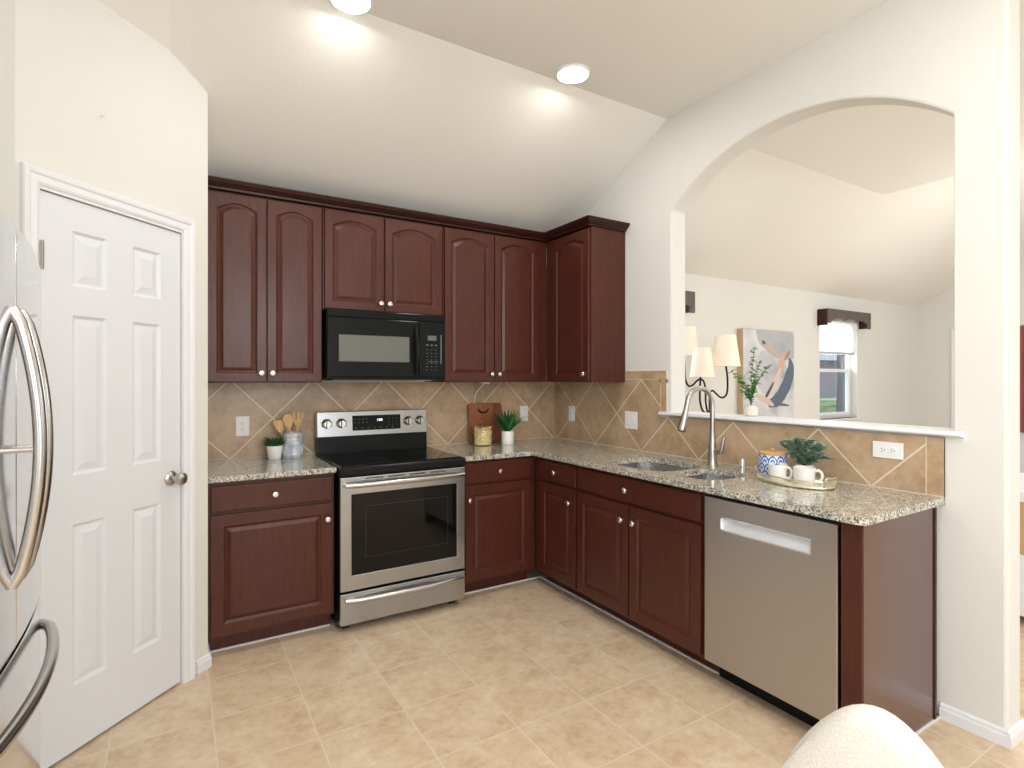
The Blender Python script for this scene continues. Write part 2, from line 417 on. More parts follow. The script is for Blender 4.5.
bm = bmesh.new(); box(bm, .062, .0745, -.006, .10, 0, 2.078); box(bm, .6855, .698, -.006, .10, 0, 2.078); box(bm, .062, .698, -.006, .10, 2.0715, 2.09)
obj('door_jamb', bm, M_trim, door)
bm = bmesh.new(); box(bm, .06, .70, .08, .10, 0, 2.08); obj('dark_backing', bm, M_dark, door)  # dark sheet closing the opening behind the leaf
def ylathe(bm, prof, cx, cz, y0, seg=24):
    tmp = bmesh.new(); lathe(tmp, prof, 0, 0, seg)
    bmesh.ops.rotate(tmp, verts=tmp.verts, cent=(0, 0, 0), matrix=Matrix.Rotation(PI/2, 3, 'X'))
    bmesh.ops.translate(tmp, verts=tmp.verts, vec=(cx, y0, cz))
    me = bpy.data.meshes.new('t'); tmp.to_mesh(me); tmp.free(); bm.from_mesh(me); bpy.data.meshes.remove(me)
bm = bmesh.new(); ylathe(bm, [(0, 0), (.033, 0), (.033, .004), (.026, .012), (.012, .016), (.011, .034), (.018, .040), (.0275, .048), (.029, .058), (.026, .067), (.015, .073), (0, .0745)], dx1-.052, .955, .004)
obj('door_knob', bm, M_nickel, door, smooth=True)
for hz in (1.84, 1.06):
    bm = bmesh.new(); box(bm, .070, .073, -.0235, -.018, hz-.044, hz+.044); tube(bm, [(.0785, -.008, hz-.05), (.0785, -.008, hz+.05)], .007, 10); box(bm, .073, .083, -.003, .004, hz-.044, hz+.044)
    obj('hinge', bm, M_nickel, door)
bm = bmesh.new(); tube(bm, [(0, 0, 0), (0, -.02, 0), (0, -.024, .008)], .003, 8)
p = PW0+u45*.30; tag(obj('wall_hook', bm, M_white_pl, loc=(p.x, p.y, 2.43), rotz=PI/4), 'tiny white hook high on the wall above the pantry door', 'hook')

# ------------------------------------------------------------------ cabinets
_knob = None
def knob(parent, x, z, yf):
    global _knob
    if _knob is None:
        bm = bmesh.new(); ylathe(bm, [(0, 0), (.007, 0), (.0055, .010), (.009, .013), (.0150, .018), (.0165, .0225), (.0135, .027), (.006, .029), (0, .0292)], 0, 0, 0, 20)
        o = obj('knob', bm, M_knobmetal, parent, smooth=True); _knob = o.data
    else:
        o = bpy.data.objects.new('knob', _knob); COL.objects.link(o); o.parent = parent
    o.location = (x, yf, z); return o
def arched_loop(x0, x1, z0, zs, rise, ins, n=18):
    x0 += ins; x1 -= ins; z0 += ins; zt = zs-ins
    pts = [(x0, z0), (x1, z0)]
    for k in range(n+1):
        t = 1-2*k/n
        g = .72*(1-abs(t)**2.4)+.28*.5*(1+math.cos(PI*t)) if rise else 0
        pts.append(((x0+x1)/2+t*(x1-x0)/2, zt+rise*g))
    return pts
def panel_door(parent, x0, x1, z0, z1, yf, rise=0, kx=None, kz=None, th=.02, frame=.058):
    if rise: loops = [arched_loop(x0+frame, x1-frame, z0+frame, z1-frame-rise, rise, i) for i in (0, .006, .012, .032)]
    else: loops = [rect_loop(x0+frame, x1-frame, z0+frame, z1-frame, i) for i in (0, .006, .012, .032)]
    d = obj('door', slab_with_panels(x0, x1, z0, z1, yf, yf+th, [(loops, [0, .006, .009, .001])]), M_cherry, parent, bevel=.0025)
    if kx is not None: knob(d, kx, kz, yf)
    return d
def drawer_front(parent, x0, x1, z0, z1, yf, kx=None, name='drawer_front'):
    d = obj(name, B(x0, x1, yf, yf+.02, z0, z1), M_cherry, parent, bevel=.004)
    if kx is not None: knob(d, kx, (z0+z1)/2, yf)
    return d
def carcass(parent, w_, d_, z0, z1, toe, sink):
    if sink: bm = B(0, w_, 0, .018, z0, z1); box(bm, 0, w_, .018, d_, z0, .66)
    else: bm = B(0, w_, 0, d_, z0, z1)
    obj('cabinet_body', bm, M_cherry, parent)
    obj('toe_board', B(0, w_, toe, d_, 0, z0), M_cherry, parent)
# local frame: x along the run, front faces -y.  body front y=0, doors at -.02
def base_cab(label, loc, rotz, width, doors, drawers, depth=.605, zb=.095, false_front=False):
    c = thing('base_cabinet', label, 'cabinet', loc, rotz, group='cherry base cabinets under the granite worktop')
    carcass(c, width, depth, zb, .883, .085 if rotz == 0 else .100, false_front)
    for (a, b, kx) in drawers: drawer_front(c, a, b, .735, .862, -.02, kx, 'false_drawer_front' if false_front else 'drawer_front')
    for (a, b, kx) in doors: panel_door(c, a, b, zb+.017, .717, -.02, 0, kx, .632)
    return c
YF = 3.12
base_cab('cherry base cabinet with one drawer and one door, left of the range', (XP+.003, YF, 0), 0, .615, [(.012, .603, .575)], [(.012, .603, .308)])
base_cab('cherry base cabinet with one drawer and one door, between the range and the corner', (1.540, YF, 0), 0, .55, [(.016, .512, .040)], [(.016, .512, .264)])
# right run: local x = distance from Y=3.12 toward the camera
base_cab('narrow cherry base cabinet with a drawer and door, between corner and sink cabinet', (2.10, 3.12, 0), -PI/2, .475, [(.075, .465, .415)], [(.075, .465, .262)], depth=.595)
base_cab('wide cherry base cabinet with two doors under the sink', (2.10, 2.643, 0), -PI/2, .945, [(.006, .446, .405), (.456, .928, .497)], [(.006, .928, .438)], depth=.595, false_front=True)
c = thing('end_panel', 'cherry end panel closing the run, right of the dishwasher', 'cabinet panel', (2.10, 1.088, 0), -PI/2)
obj('filler_strip', B(0, .068, -.008, .03, 0, .883), M_cherry, c, bevel=.002)
obj('side_panel', B(.068, .078, -.008, .562, 0, .883), M_panel, c, bevel=.002)
obj('edge_strip', B(.066, .083, .548, .566, 0, .883), M_cherry_dark, c, bevel=.002)

def wall_cab(label, loc, rotz, width, z0, z1, doors, depth=.328, rise=.036, shift=0):
    c = thing('wall_cabinet', label, 'cabinet', loc, rotz, group='cherry wall cabinets under the sloping ceiling')
    obj('cabinet_body', B(0, width, 0, depth, z0, z1), M_cherry, c, bevel=.002)
    for (a, b, kx) in doors: panel_door(c, a, b, z0+.006, z1-.012, -.02, rise, kx, z0+.055, frame=.048)
    return c
YU = 3.40
wall_cab('tall cherry wall cabinet with two arched doors, left of the microwave', (XP+.003, YU, 0), 0, .612, 1.38, 2.435, [(.006, .302, .276), (.308, .606, .334)])
wall_cab('short cherry wall cabinet with two arched doors, above the microwave', (.748, YU, 0), 0, .786, 1.822, 2.435, [(.010, .372, .350), (.382, .770, .406)], rise=.040)
wall_cab('tall cherry wall cabinet with two arched doors, between the microwave and the corner', (1.537, YU, 0), 0, .853, 1.38, 2.435, [(.006, .388, .362), (.396, .770, .424)], rise=.040)
wall_cab('single-door cherry wall cabinet on the arch wall, at the end of the run', (2.39, 3.398, 0), -PI/2, .526, 1.38, 2.435, [(.105, .515, .480)], depth=.308, rise=.040)
# crown moulding
bm = bmesh.new()
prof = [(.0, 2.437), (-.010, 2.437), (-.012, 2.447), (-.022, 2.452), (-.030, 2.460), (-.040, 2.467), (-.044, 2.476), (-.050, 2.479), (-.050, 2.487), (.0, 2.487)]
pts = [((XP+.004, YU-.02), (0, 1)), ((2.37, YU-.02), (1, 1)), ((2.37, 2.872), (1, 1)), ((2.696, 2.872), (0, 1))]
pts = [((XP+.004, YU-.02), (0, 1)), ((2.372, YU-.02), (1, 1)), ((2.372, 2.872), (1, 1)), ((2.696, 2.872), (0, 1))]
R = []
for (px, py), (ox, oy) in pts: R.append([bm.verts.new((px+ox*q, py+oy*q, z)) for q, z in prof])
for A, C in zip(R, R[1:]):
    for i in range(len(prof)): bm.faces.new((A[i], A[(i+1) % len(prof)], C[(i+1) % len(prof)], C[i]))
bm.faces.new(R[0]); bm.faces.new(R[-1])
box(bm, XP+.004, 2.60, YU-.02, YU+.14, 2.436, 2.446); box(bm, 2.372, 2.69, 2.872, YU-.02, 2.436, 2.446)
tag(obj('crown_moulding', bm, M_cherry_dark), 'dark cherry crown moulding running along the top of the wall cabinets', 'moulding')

# ------------------------------------------------------------------ worktops and sink
bm = bmesh.new(); prism(bm, rect(XP+.002, .754, 3.078, YB-.002), XY, .884, .914)
tag(obj('countertop', bm, M_granite, bevel=.006), 'short speckled granite worktop left of the range', 'countertop')
c = (2.05, .975)
outer = [(1.532, YB-.002), (1.532, 3.078), (2.042, 3.078), (2.05, 3.070)]
outer += [(2.05+.04-.04*math.cos(a), 0.988+.04-.04*math.sin(a)) for a in [math.radians(q) for q in range(0, 91, 15)]]
outer += [(2.698, 0.988), (2.698, YB-.002)]
h1 = rrect(2.135, 2.535, 2.020, 2.490, .14, 8); h2 = rrect(2.165, 2.510, 1.725, 1.990, .11, 8)
bm = bmesh.new(); holed(bm, outer, [h1, h2], XY, .884, .914)
tag(obj('countertop', bm, M_granite, bevel=.005), 'L-shaped speckled granite worktop with sink cutouts, right of the range', 'countertop')
sk = thing('sink', 'stainless steel double-bowl undermount sink in the granite worktop', 'sink', (0, 0, 0))
def bowl(x0, x1, y0, y1, r, depth):
    bm = bmesh.new(); rings = []
    for ins, z in ((-.012, .8835), (-.002, .8835), (0, .8835), (.004, .884-depth*.75), (.014, .884-depth*.93), (.04, .884-depth), ):
        rings.append([bm.verts.new((a, b, z)) for a, b in rrect(x0+ins, x1-ins, y0+ins, y1-ins, max(r-ins, .02), 8)])
    n = len(rings[0])
    for A, C in zip(rings, rings[1:]):
        for i in range(n): bm.faces.new((A[i], A[(i+1) % n], C[(i+1) % n], C[i]))
    bm.faces.new(rings[-1]); return bm
def drain(cx, cy, z):
    bm = bmesh.new(); lathe(bm, [(0, z+.002), (.018, z+.002), (.02, z+.004), (.040, z+.006), (.045, z+.001), (.045, z)], cx, cy, 24); return bm
b1 = obj('large_bowl', bowl(2.133, 2.537, 2.018, 2.492, .14, .19), M_sink, sk, smooth=True); obj('drain', drain(2.34, 2.25, .695), M_chrome, b1, smooth=True)
b2 = obj('small_bowl', bowl(2.163, 2.512, 1.723, 1.992, .11, .15), M_sink, sk, smooth=True); obj('drain', drain(2.34, 1.86, .735), M_chrome, b2, smooth=True)
for o in (b1, b2):
    s_ = o.modifiers.new('s', 'SOLIDIFY'); s_.thickness = .0015; s_.offset = 1

# faucet
fc = thing('kitchen_faucet', 'brushed nickel gooseneck pull-down faucet behind the sink', 'faucet', (2.595, 2.055, .914))
bm = bmesh.new(); lathe(bm, [(0, 0), (.028, 0), (.028, .006), (.0255, .012), (.0245, .05), (.023, .09), (.0165, .15), (.0142, .17), (.0142, .2), (0, .2)]); obj('body', bm, M_nickel, fc, smooth=True)
gp = [(0, 0, .19), (0, 0, .30)]+[(-.088+.088*math.cos(a), 0, .342+.092*math.sin(a)) for a in [math.radians(q) for q in range(0, 166, 15)]]+[(-.186, .0, .31)]
gp = [(x, -x*.16, z) for x, y, z in gp]
bm = bmesh.new(); tube(bm, spline(gp, 4), .0138, 14); obj('spout', bm, M_nickel, fc, smooth=True)
a_ = Vector(gp[-1]); d_ = Vector((-.030, .005, -.11)); bm = bmesh.new()
tube(bm, [a_-d_*.05, a_+d_*.1, a_+d_*.16, a_+d_*.7, a_+d_*.95, a_+d_], [.0148, .0155, .0165, .0225, .0240, .0215], 16); obj('spray_head', bm, M_nickel, fc, smooth=True)
bm = bmesh.new(); tube(bm, [a_+d_, a_+d_*1.03], .019, 16); obj('spray_face', bm, M_dark, fc)
bm = bmesh.new(); tube(bm, [(0, 0, .075), (.0, -.035, .078), (.0, -.062, .082)], [.015, .0155, .013], 14); tube(bm, [(0, -.054, .074), (.002, -.062, .10), (.004, -.072, .155), (.004, -.076, .166)], [.0145, .013, .0095, .006], 12)
obj('lever_handle', bm, M_nickel, fc, smooth=True)
bm = bmesh.new(); lathe(bm, [(0, 0), (.021, 0), (.021, .004), (.0175, .006), (.0175, .052), (.015, .058), (0, .060)])
tag(obj('air_gap_cap', bm, M_chrome, smooth=True, loc=(2.60, 1.865, .9145)), 'small chrome cylinder on the worktop right of the faucet', 'air gap')

# ------------------------------------------------------------------ backsplash
bs = thing('backsplash', 'tan diagonal stone tile backsplash on the back wall', 'backsplash', (0, YB, 0))
obj('tile_field', B(XP+.001, XR-.010, -.010, 0, .916, 1.378), M_splash, bs)
obj('grout_edge', B(XP+.001, XR-.010, -.0105, 0, .9145, .918), M_grout, bs)
# local x = distance from the corner (Y=3.70 side)
bs = thing('backsplash', 'tan diagonal stone tile backsplash on the arch wall, under the ledge', 'backsplash', (XR, 3.72, 0), -PI/2)
mR = backsplash_mat('backsplash_tile_side', .4815, (3.72-3.192), .915)
bm = bmesh.new(); holed(bm, [(0, .916), (2.665, .916), (2.665, 1.158), (1.180, 1.158), (1.180, 1.397), (.853, 1.397), (.853, 1.378), (0, 1.378)], [], XZ, -.010, 0)
obj('tile_field', bm, mR, bs)
bm = bmesh.new()
prism(bm, [(.853, 1.401), (1.183, 1.401), (1.235, 1.455), (.853, 1.455)], XZ, -.010, 0)
obj('top_border_tile', bm, M_border, bs)
bm = bmesh.new(); prism(bm, [(1.186, 1.190), (1.232, 1.190), (1.232, 1.449), (1.186, 1.401)], XZ, -.010, 0); obj('side_border_tile', bm, M_border, bs)
obj('end_border_tile', B(2.670, 2.730, -.010, 0, .916, 1.158), M_border, bs)
bm = bmesh.new(); box(bm, .853, 1.236, -.0085, 0, 1.378, 1.4545); box(bm, 1.178, 1.236, -.0085, 0, 1.158, 1.4); box(bm, 2.66, 2.730, -.0085, 0, .9145, 1.158); box(bm, 0, 2.730, -.0105, 0, .9145, .918); box(bm, 0, .004, -.0105, 0, .916, 1.378)
obj('grout_lines', bm, M_grout, bs)

# ------------------------------------------------------------------ range
rg = thing('range', 'stainless steel freestanding electric range with black glass top', 'stove', (1.141, 3.73, 0))
X0, X1 = -.378, .380
obj('body', B(X0, X1, -.66, -.03, .03, .905), M_blacksoft, rg, bevel=.003)
for sx in (X0+.03, X1-.07):
    for sy in (-.62, -.10): obj('foot', B(sx, sx+.04, sy, sy+.04, 0, .03), M_dark, rg)
# drawer
bm = bmesh.new(); box(bm, X0, X1, -.692, -.66, .045, .218); dr = obj('storage_drawer', bm, M_steel, rg, bevel=.004)
def bowed_bar(bm, x0, x1, y, z, bow, r, flat=1.0):
    pts = []
    for k in range(17):
        t = k/16; pts.append((x0+(x1-x0)*t, y-bow*math.sin(PI*t)**.6 if 0 < t < 1 else y, z))
    tube(bm, pts, r, 12, flat)
bm = bmesh.new(); bowed_bar(bm, X0+.03, X1-.02, -.694, .178, .030, .0155); obj('drawer_handle', bm, M_steel_h, dr, smooth=True)
# oven door: frame with window
bm = bmesh.new(); holed(bm, rect(X0, X1, .232, .858), [rect(X0+.062, X1-.055, .315, .762)], XZ, -.692, -.66); od = obj('oven_door', bm, M_steel, rg, bevel=.003)
obj('door_glass', B(X0+.061, X1-.054, -.6905, -.668, .314, .763), M_glassblk, od)
bm = bmesh.new(); holed(bm, rect(X0+.14, X1-.115, .405, .690), [rect(X0+.142, X1-.117, .407, .688)], XZ, -.6912, -.6904); obj('inner_window_outline', bm, mat('dark_grey_line', (.03, .03, .03), .3), od)
bm = bmesh.new(); bowed_bar(bm, X0+.022, X1-.022, -.715, .818, .022, .0155); tube(bm, [(X0+.028, -.690, .818), (X0+.028, -.712, .818)], .012, 10); tube(bm, [(X1-.028, -.690, .818), (X1-.028, -.712, .818)], .012, 10)
obj('door_handle', bm, M_steel_h, od, smooth=True)
bm = bmesh.new()
for k in range(4): box(bm, X0+.14+k*.13, X0+.24+k*.13, -.6935, -.690, .842, .848)
obj('vent_slots', bm, M_dark, od)
# cooktop
bm = bmesh.new(); prism(bm, [(-.700, .868), (-.700, .905), (-.690, .916), (-.09, .920), (-.09, .868)], lambda a, b, d: (d, a, b), X0-.002, X1+.002); ct = obj('cooktop_frame', bm, M_blacksoft, rg, bevel=.004)
obj('cooktop_glass', B(X0+.014, X1-.014, -.672, -.105, .915, .9215), M_glassblk, rg)
M_ring = mat('burner_ring_grey', (.035, .035, .037), .2)
for cx, cy, r in ((-.19, -.52, .115), (.20, -.52, .095), (-.19, -.23, .08), (.20, -.23, .105), (0, -.20, .06)):
    bm = bmesh.new(); lathe(bm, [(r, .9216), (r, .9219), (r-.003, .9219), (r-.003, .9216)], cx, cy, 40, cap=False); obj('burner_ring', bm, M_ring, rg)
# backguard
bm = bmesh.new(); prism(bm, [(-.105, .915), (-.098, 1.035), (-.025, 1.035), (-.025, .915)], lambda a, b, d: (d, a, b), X0+.006, X1-.006); obj('backguard', bm, M_blacksoft, rg, bevel=.003)
tilt = lambda z: -.105+(z-1.025)*.10
bm = bmesh.new(); prism(bm, [(tilt(1.025), 1.025), (tilt(1.188), 1.188), (-.070, 1.190), (-.025, 1.175), (-.025, 1.025)], lambda a, b, d: (d, a, b), X0+.002, X1-.002); cp = obj('control_panel', bm, M_steel, rg, bevel=.004)
bm = bmesh.new(); prism(bm, [(tilt(1.06)-.0015, 1.06), (tilt(1.158)-.0015, 1.158), (tilt(1.158)+.004, 1.158), (tilt(1.06)+.004, 1.06)], lambda a, b, d: (d, a, b), -.150, .180); dp = obj('display_panel', bm, M_black, cp)
bm = bmesh.new()
def mark(bm, x, z, w_, h_): box(bm, x, x+w_, tilt(z)-.0022, tilt(z)-.0012, z, z+h_)
for i in range(4):
    for j in range(2): mark(bm, -.138+i*.026, 1.110+j*.022, .010, .003); 
for i in range(7): mark(bm, -.135+i*.042, 1.074, .014, .003)
for i in range(3):
    for j in range(3): mark(bm, .095+i*.026, 1.090+j*.020, .007, .003)
obj('key_marks', bm, M_mark, dp)
bm = bmesh.new(); mark(bm, .018, 1.118, .004, .016); mark(bm, .028, 1.118, .010, .016); mark(bm, .042, 1.118, .010, .016); obj('clock_digits', bm, M_display, dp)
for kx in (-.315, -.222, .235, .322):
    kz = 1.110; bm = bmesh.new(); ylathe(bm, [(0, 0), (.029, 0), (.029, .006), (.025, .010), (.0235, .026), (.021, .029), (0, .0292)], kx, kz, tilt(kz)-.001)
    box(bm, kx-.006, kx+.006, tilt(kz)-.044, tilt(kz)-.028, kz-.022, kz+.022)
    kb = obj('knob', bm, M_knobmetal, cp, smooth=True)
    bm = bmesh.new(); ylathe(bm, [(.030, 0), (.033, 0), (.033, .0015), (.030, .0015)], kx, kz, tilt(kz)-.0005); box(bm, kx-.0075, kx-.006, tilt(kz)-.043, tilt(kz)-.028, kz-.022, kz+.022); obj('knob_ring', bm, M_dark, kb)
    bm = bmesh.new()
    for q in range(6):
        a = math.radians(210-q*48); mark(bm, kx+.042*math.cos(a)-.002, kz+.038*math.sin(a), .004, .003)
    obj('dial_marks', bm, M_dark, cp)

# ------------------------------------------------------------------ microwave
mw = thing('microwave', 'black over-the-range microwave with a grey reflection coloured into its window, hung under the short cabinet', 'microwave', (1.139, 3.73, 0))
obj('body', B(-.380, .378, -.385, -.001, 1.402, 1.820), M_blacksoft, mw, bevel=.003)
obj('vent_grille', B(-.380, .378, -.402, -.385, 1.776, 1.820), M_black, mw, bevel=.004)
md = obj('door', B(-.380, .196, -.408, -.385, 1.412, 1.773), M_black, mw, bevel=.006)
obj('window', B(-.313, .128, -.4095, -.405, 1.508, 1.668), M_mwglass, md)
bm = bmesh.new(); holed(bm, rect(-.335, .150, 1.485, 1.690), [rect(-.331, .146, 1.489, 1.686)], XZ, -.4093, -.4075); obj('window_frame_line', bm, M_blacksoft, md)
bm = bmesh.new(); pts = [(.172, -.408-.036*math.sin(PI*k/14)**.7 if 0 < k < 14 else -.408, 1.435+.30*k/14) for k in range(15)]; tube(bm, pts, [.010+.006*math.sin(PI*k/14) for k in range(15)], 12); obj('handle', bm, M_black, md, smooth=True)
cpn = obj('control_panel', B(.200, .378, -.408, -.385, 1.412, 1.773), M_black, mw, bevel=.005)
obj('display', B(.255, .315, -.4092, -.407, 1.652, 1.684), mat('lcd_grey', (.12, .14, .13), .3), cpn)
bm = bmesh.new()
for i in range(3):
    box(bm, .245+i*.030, .259+i*.030, -.4092, -.4078, 1.618, 1.626)
    for j in range(7): box(bm, .246+i*.030, .256+i*.030, -.4090, -.4078, 1.59-j*.022, 1.593-j*.022)
box(bm, .262, .330, -.4090, -.4078, 1.512, 1.515); box(bm, .345, .352, -.4086, -.4078, 1.50, 1.69)
obj('keypad_marks', bm, M_mark, cpn)
obj('bottom_grille', B(-.34, .33, -.375, -.05, 1.392, 1.402), M_dark, mw)
obj('lamp_cover', B(.20, .31, -.33, -.25, 1.388, 1.393), M_white_pl, mw)

# ------------------------------------------------------------------ dishwasher
dw = thing('dishwasher', 'stainless steel dishwasher with recessed handle, right of the sink cabinet', 'dishwasher', (2.10, 1.696, 0), -PI/2)
obj('tub', B(.004, .604, .004, .57, .10, .876), M_dark, dw)
bm = bmesh.new(); holed(bm, rect(.006, .600, .108, .862), [rect(.094, .500, .728, .782)], XZ, -.022, .004); dd = obj('door_panel', bm, M_steel_dw, dw, bevel=.003)
bm = bmesh.new(); L = [rect_loop(.094, .500, .728, .782, i) for i in (0, .002, .004)]
rings = [[bm.verts.new((a, d, b)) for a, b in q] for q, d in zip(L, (-.0225, -.018, .0))]
for v in rings[2]:  # back leaned upward to catch light, tint paled so the pocket looks lit
    if v.co.z > .755: v.co.y = .006
    else: v.co.y = -.014
for A, C in zip(rings, rings[1:]):
    for i in range(4): bm.faces.new((A[i], A[(i+1) % 4], C[(i+1) % 4], C[i]))
bm.faces.new(rings[-1]); obj('pocket_handle', bm, mat('pocket_steel_lit', (.80, .83, .88), .4, .5), dd)
bm = bmesh.new(); holed(bm, rect(.090, .504, .724, .786), [rect(.095, .499, .729, .781)], XZ, -.0235, -.020); obj('handle_rim', bm, M_chrome, dd)
bm = bmesh.new(); box(bm, .600, .603, -.0225, .004, .108, .862); obj('edge_trim', bm, M_chrome, dd)
obj('kick_plate', B(.006, .600, .085, .10, .0, .10), M_black, dw)
bm = bmesh.new(); box(bm, .004, .604, .0, .02, .864, .880); obj('top_gap_strip', bm, M_dark, dw)

# ------------------------------------------------------------------ outlets and switches
def plate(name, label, cat, loc, rotz, w_, h_, kind, group='white wall plates'):
    t = thing(name, label, cat, loc, rotz, group=group)
    obj('cover_plate', B(-w_/2, w_/2, -.006, 0, -h_/2, h_/2), M_white_pl, t, bevel=.002)
    if kind.startswith('duplex'):
        hz = kind.endswith('h')
        for s in (-1, 1):
            bm = bmesh.new(); ylathe(bm, [(0, 0), (.017, 0), (.016, .002), (0, .002)], 0, 0, -.006, 20)
            o = obj('socket', bm, M_white_pl, t); o.location = (s*.0195, 0, 0) if hz else (0, 0, s*.0195)
            bm = bmesh.new()
            if hz: box(bm, -.006, .002, -.0086, -.0078, .005, .0068); box(bm, -.006, .002, -.0086, -.0078, -.0068, -.005); box(bm, .007, .011, -.0086, -.0078, -.002, .002)
            else: box(bm, -.0068, -.005, -.0086, -.0078, -.002, .006); box(bm, .005, .0068, -.0086, -.0078, -.002, .006); box(bm, -.002, .002, -.0086, -.0078, -.011, -.007)
            obj('slots', bm, M_dark, o)
    else:
        n = 2 if kind == 'rocker2' else 1
        for i in range(n):
            cx = (i-(n-1)/2)*.046; obj('rocker', B(cx-.0165, cx+.0165, -.009, -.006, -.033, .033), M_white_pl, t, bevel=.0015)
plate('wall_outlet', 'white upright double outlet on the backsplash left of the range', 'outlet', (.345, YB-.0105, 1.113), 0, .074, .120, 'duplexv')
plate('light_switch', 'white plate on the back wall half hidden by the spiky plant', 'switch', (2.392, YB-.0105, 1.123), 0, .074, .120, 'rocker1')
plate('light_switch', 'single white switch on the arch wall nearest the corner', 'switch', (XR-.0105, 3.472, 1.127), -PI/2, .074, .120, 'rocker1')
plate('light_switch', 'wide white double switch on the arch wall left of the faucet', 'switch', (XR-.0105, 2.803, 1.115), -PI/2, .118, .120, 'rocker2')
plate('wall_outlet', 'white sideways double outlet on the arch wall above the tray', 'outlet', (XR-.0105, 1.197, 1.086), -PI/2, .122, .072, 'duplexh')
bm = bmesh.new(); tube(bm, spline([(1.965, 3.60, 1.37), (1.955, 3.66, 1.33), (1.940, 3.70, 1.28), (1.935, 3.71, 1.20)], 6), .0035, 8); box(bm, 1.935, 1.99, 3.56, 3.62, 1.364, 1.3795)
tag(obj('power_cord', bm, M_white_pl), 'thin white cord hanging from under the wall cabinet behind the cutting board', 'cord')

# ------------------------------------------------------------------ things on the worktop
ZT = .9145
M_leaf = mat('dark_green_leaf', srgb(44, 92, 44), .45); M_leaf2 = mat('bright_green_leaf', srgb(46, 130, 62), .4)
M_leaf3 = mat('grey_green_leaf', srgb(124, 150, 128), .5); M_soil = mat('dark_soil', (.02, .014, .01), .9)
def leaf_blade(bm, base, az, tilt_, L, wd_, curl=.4, n=6, th=.0012):
    base = Vector(base); h = Vector((math.cos(az), math.sin(az), 0)); s = Vector((-math.sin(az), math.cos(az), 0)); rows = []
    p = base.copy(); a = tilt_
    for k in range(n+1):
        t = k/n; wv = wd_*math.sin(PI*min(.97, .12+.86*t))**.8 * (1-.25*t); d = h*math.cos(a)+Vector((0, 0, 1))*math.sin(a)
        nrm = Vector((0, 0, 1))*math.cos(a)-h*math.sin(a)
        rows.append([bm.verts.new(p-s*wv/2+nrm*wv*.18), bm.verts.new(p-nrm*th), bm.verts.new(p+s*wv/2+nrm*wv*.18)])
        p = p+d*(L/n); a -= curl/n
    for A, C in zip(rows, rows[1:]):
        bm.faces.new((A[0], A[1], C[1], C[0])); bm.faces.new((A[1], A[2], C[2], C[1]))
def pot(parent, prof_r0, prof_r1, h, m, name='pot'):
    bm = bmesh.new(); lathe(bm, [(0, 0), (prof_r0-.003, 0), (prof_r0, .003), (prof_r1, h-.002), (prof_r1-.001, h), (prof_r1-.005, h), (prof_r1-.006, h-.012), (0, h-.012)], seg=36)
    return obj(name, bm, m, parent, smooth=True)
# succulent
pp = thing('potted_succulent', 'small green succulent in a tapered white pot, left of the utensil crock', 'plant', (.508, 3.585, ZT))
pot(pp, .036, .047, .083, M_ceramic); bm = bmesh.new(); lathe(bm, [(0, .073), (.040, .073), (.040, .070), (0, .070)]); obj('soil', bm, M_soil, pp)
bm = bmesh.new()
for k in range(60):
    a = k*2.4; t = k/60; leaf_blade(bm, (.018*math.cos(a), .018*math.sin(a), .072), a, 1.35-1.05*t, .062+.022*random.random(), .015, .3-.6*t, 4)
obj('leaves', bm, M_leaf, pp)
# crock + utensils
cx, cy = .613, 3.60
ck = thing('utensil_crock', 'pale grey ribbed metal crock holding wooden utensils', 'crock', (cx, cy, ZT))
M_galv = mat('whitewashed_galvanized_metal', srgb(196, 204, 214), .45, .25)
t = NT(M_galv); t.color(t.ramp(t.noise(t.coord((1, 1, .25)), 40, 3), [(.35, srgb(170, 180, 194)), (.6, srgb(212, 218, 224))]))
bm = bmesh.new(); pr = [(0, 0), (.056, 0), (.058, .003)]
for z in (.022, .088, .100, .112, .138):
    pr += [(.058, z-.006), (.0605, z), (.058, z+.006)]
pr += [(.058, .150), (.0605, .154), (.0605, .158), (.056, .158), (.056, .010), (0, .010)]
lathe(bm, pr, seg=40); obj('crock_body', bm, M_galv, ck, smooth=True)
bm = bmesh.new()
for k in range(26):
    a = 2*PI*k/26; tube(bm, [(.0585*math.cos(a), .0585*math.sin(a), .032), (.0585*math.cos(a), .0585*math.sin(a), .078)], .002, 6)
obj('vertical_ribs', bm, M_galv, ck)
M_bamboo = wood_mat('bamboo', srgb(196, 150, 92), srgb(222, 182, 124), .5, .1, (30, 30, 2))
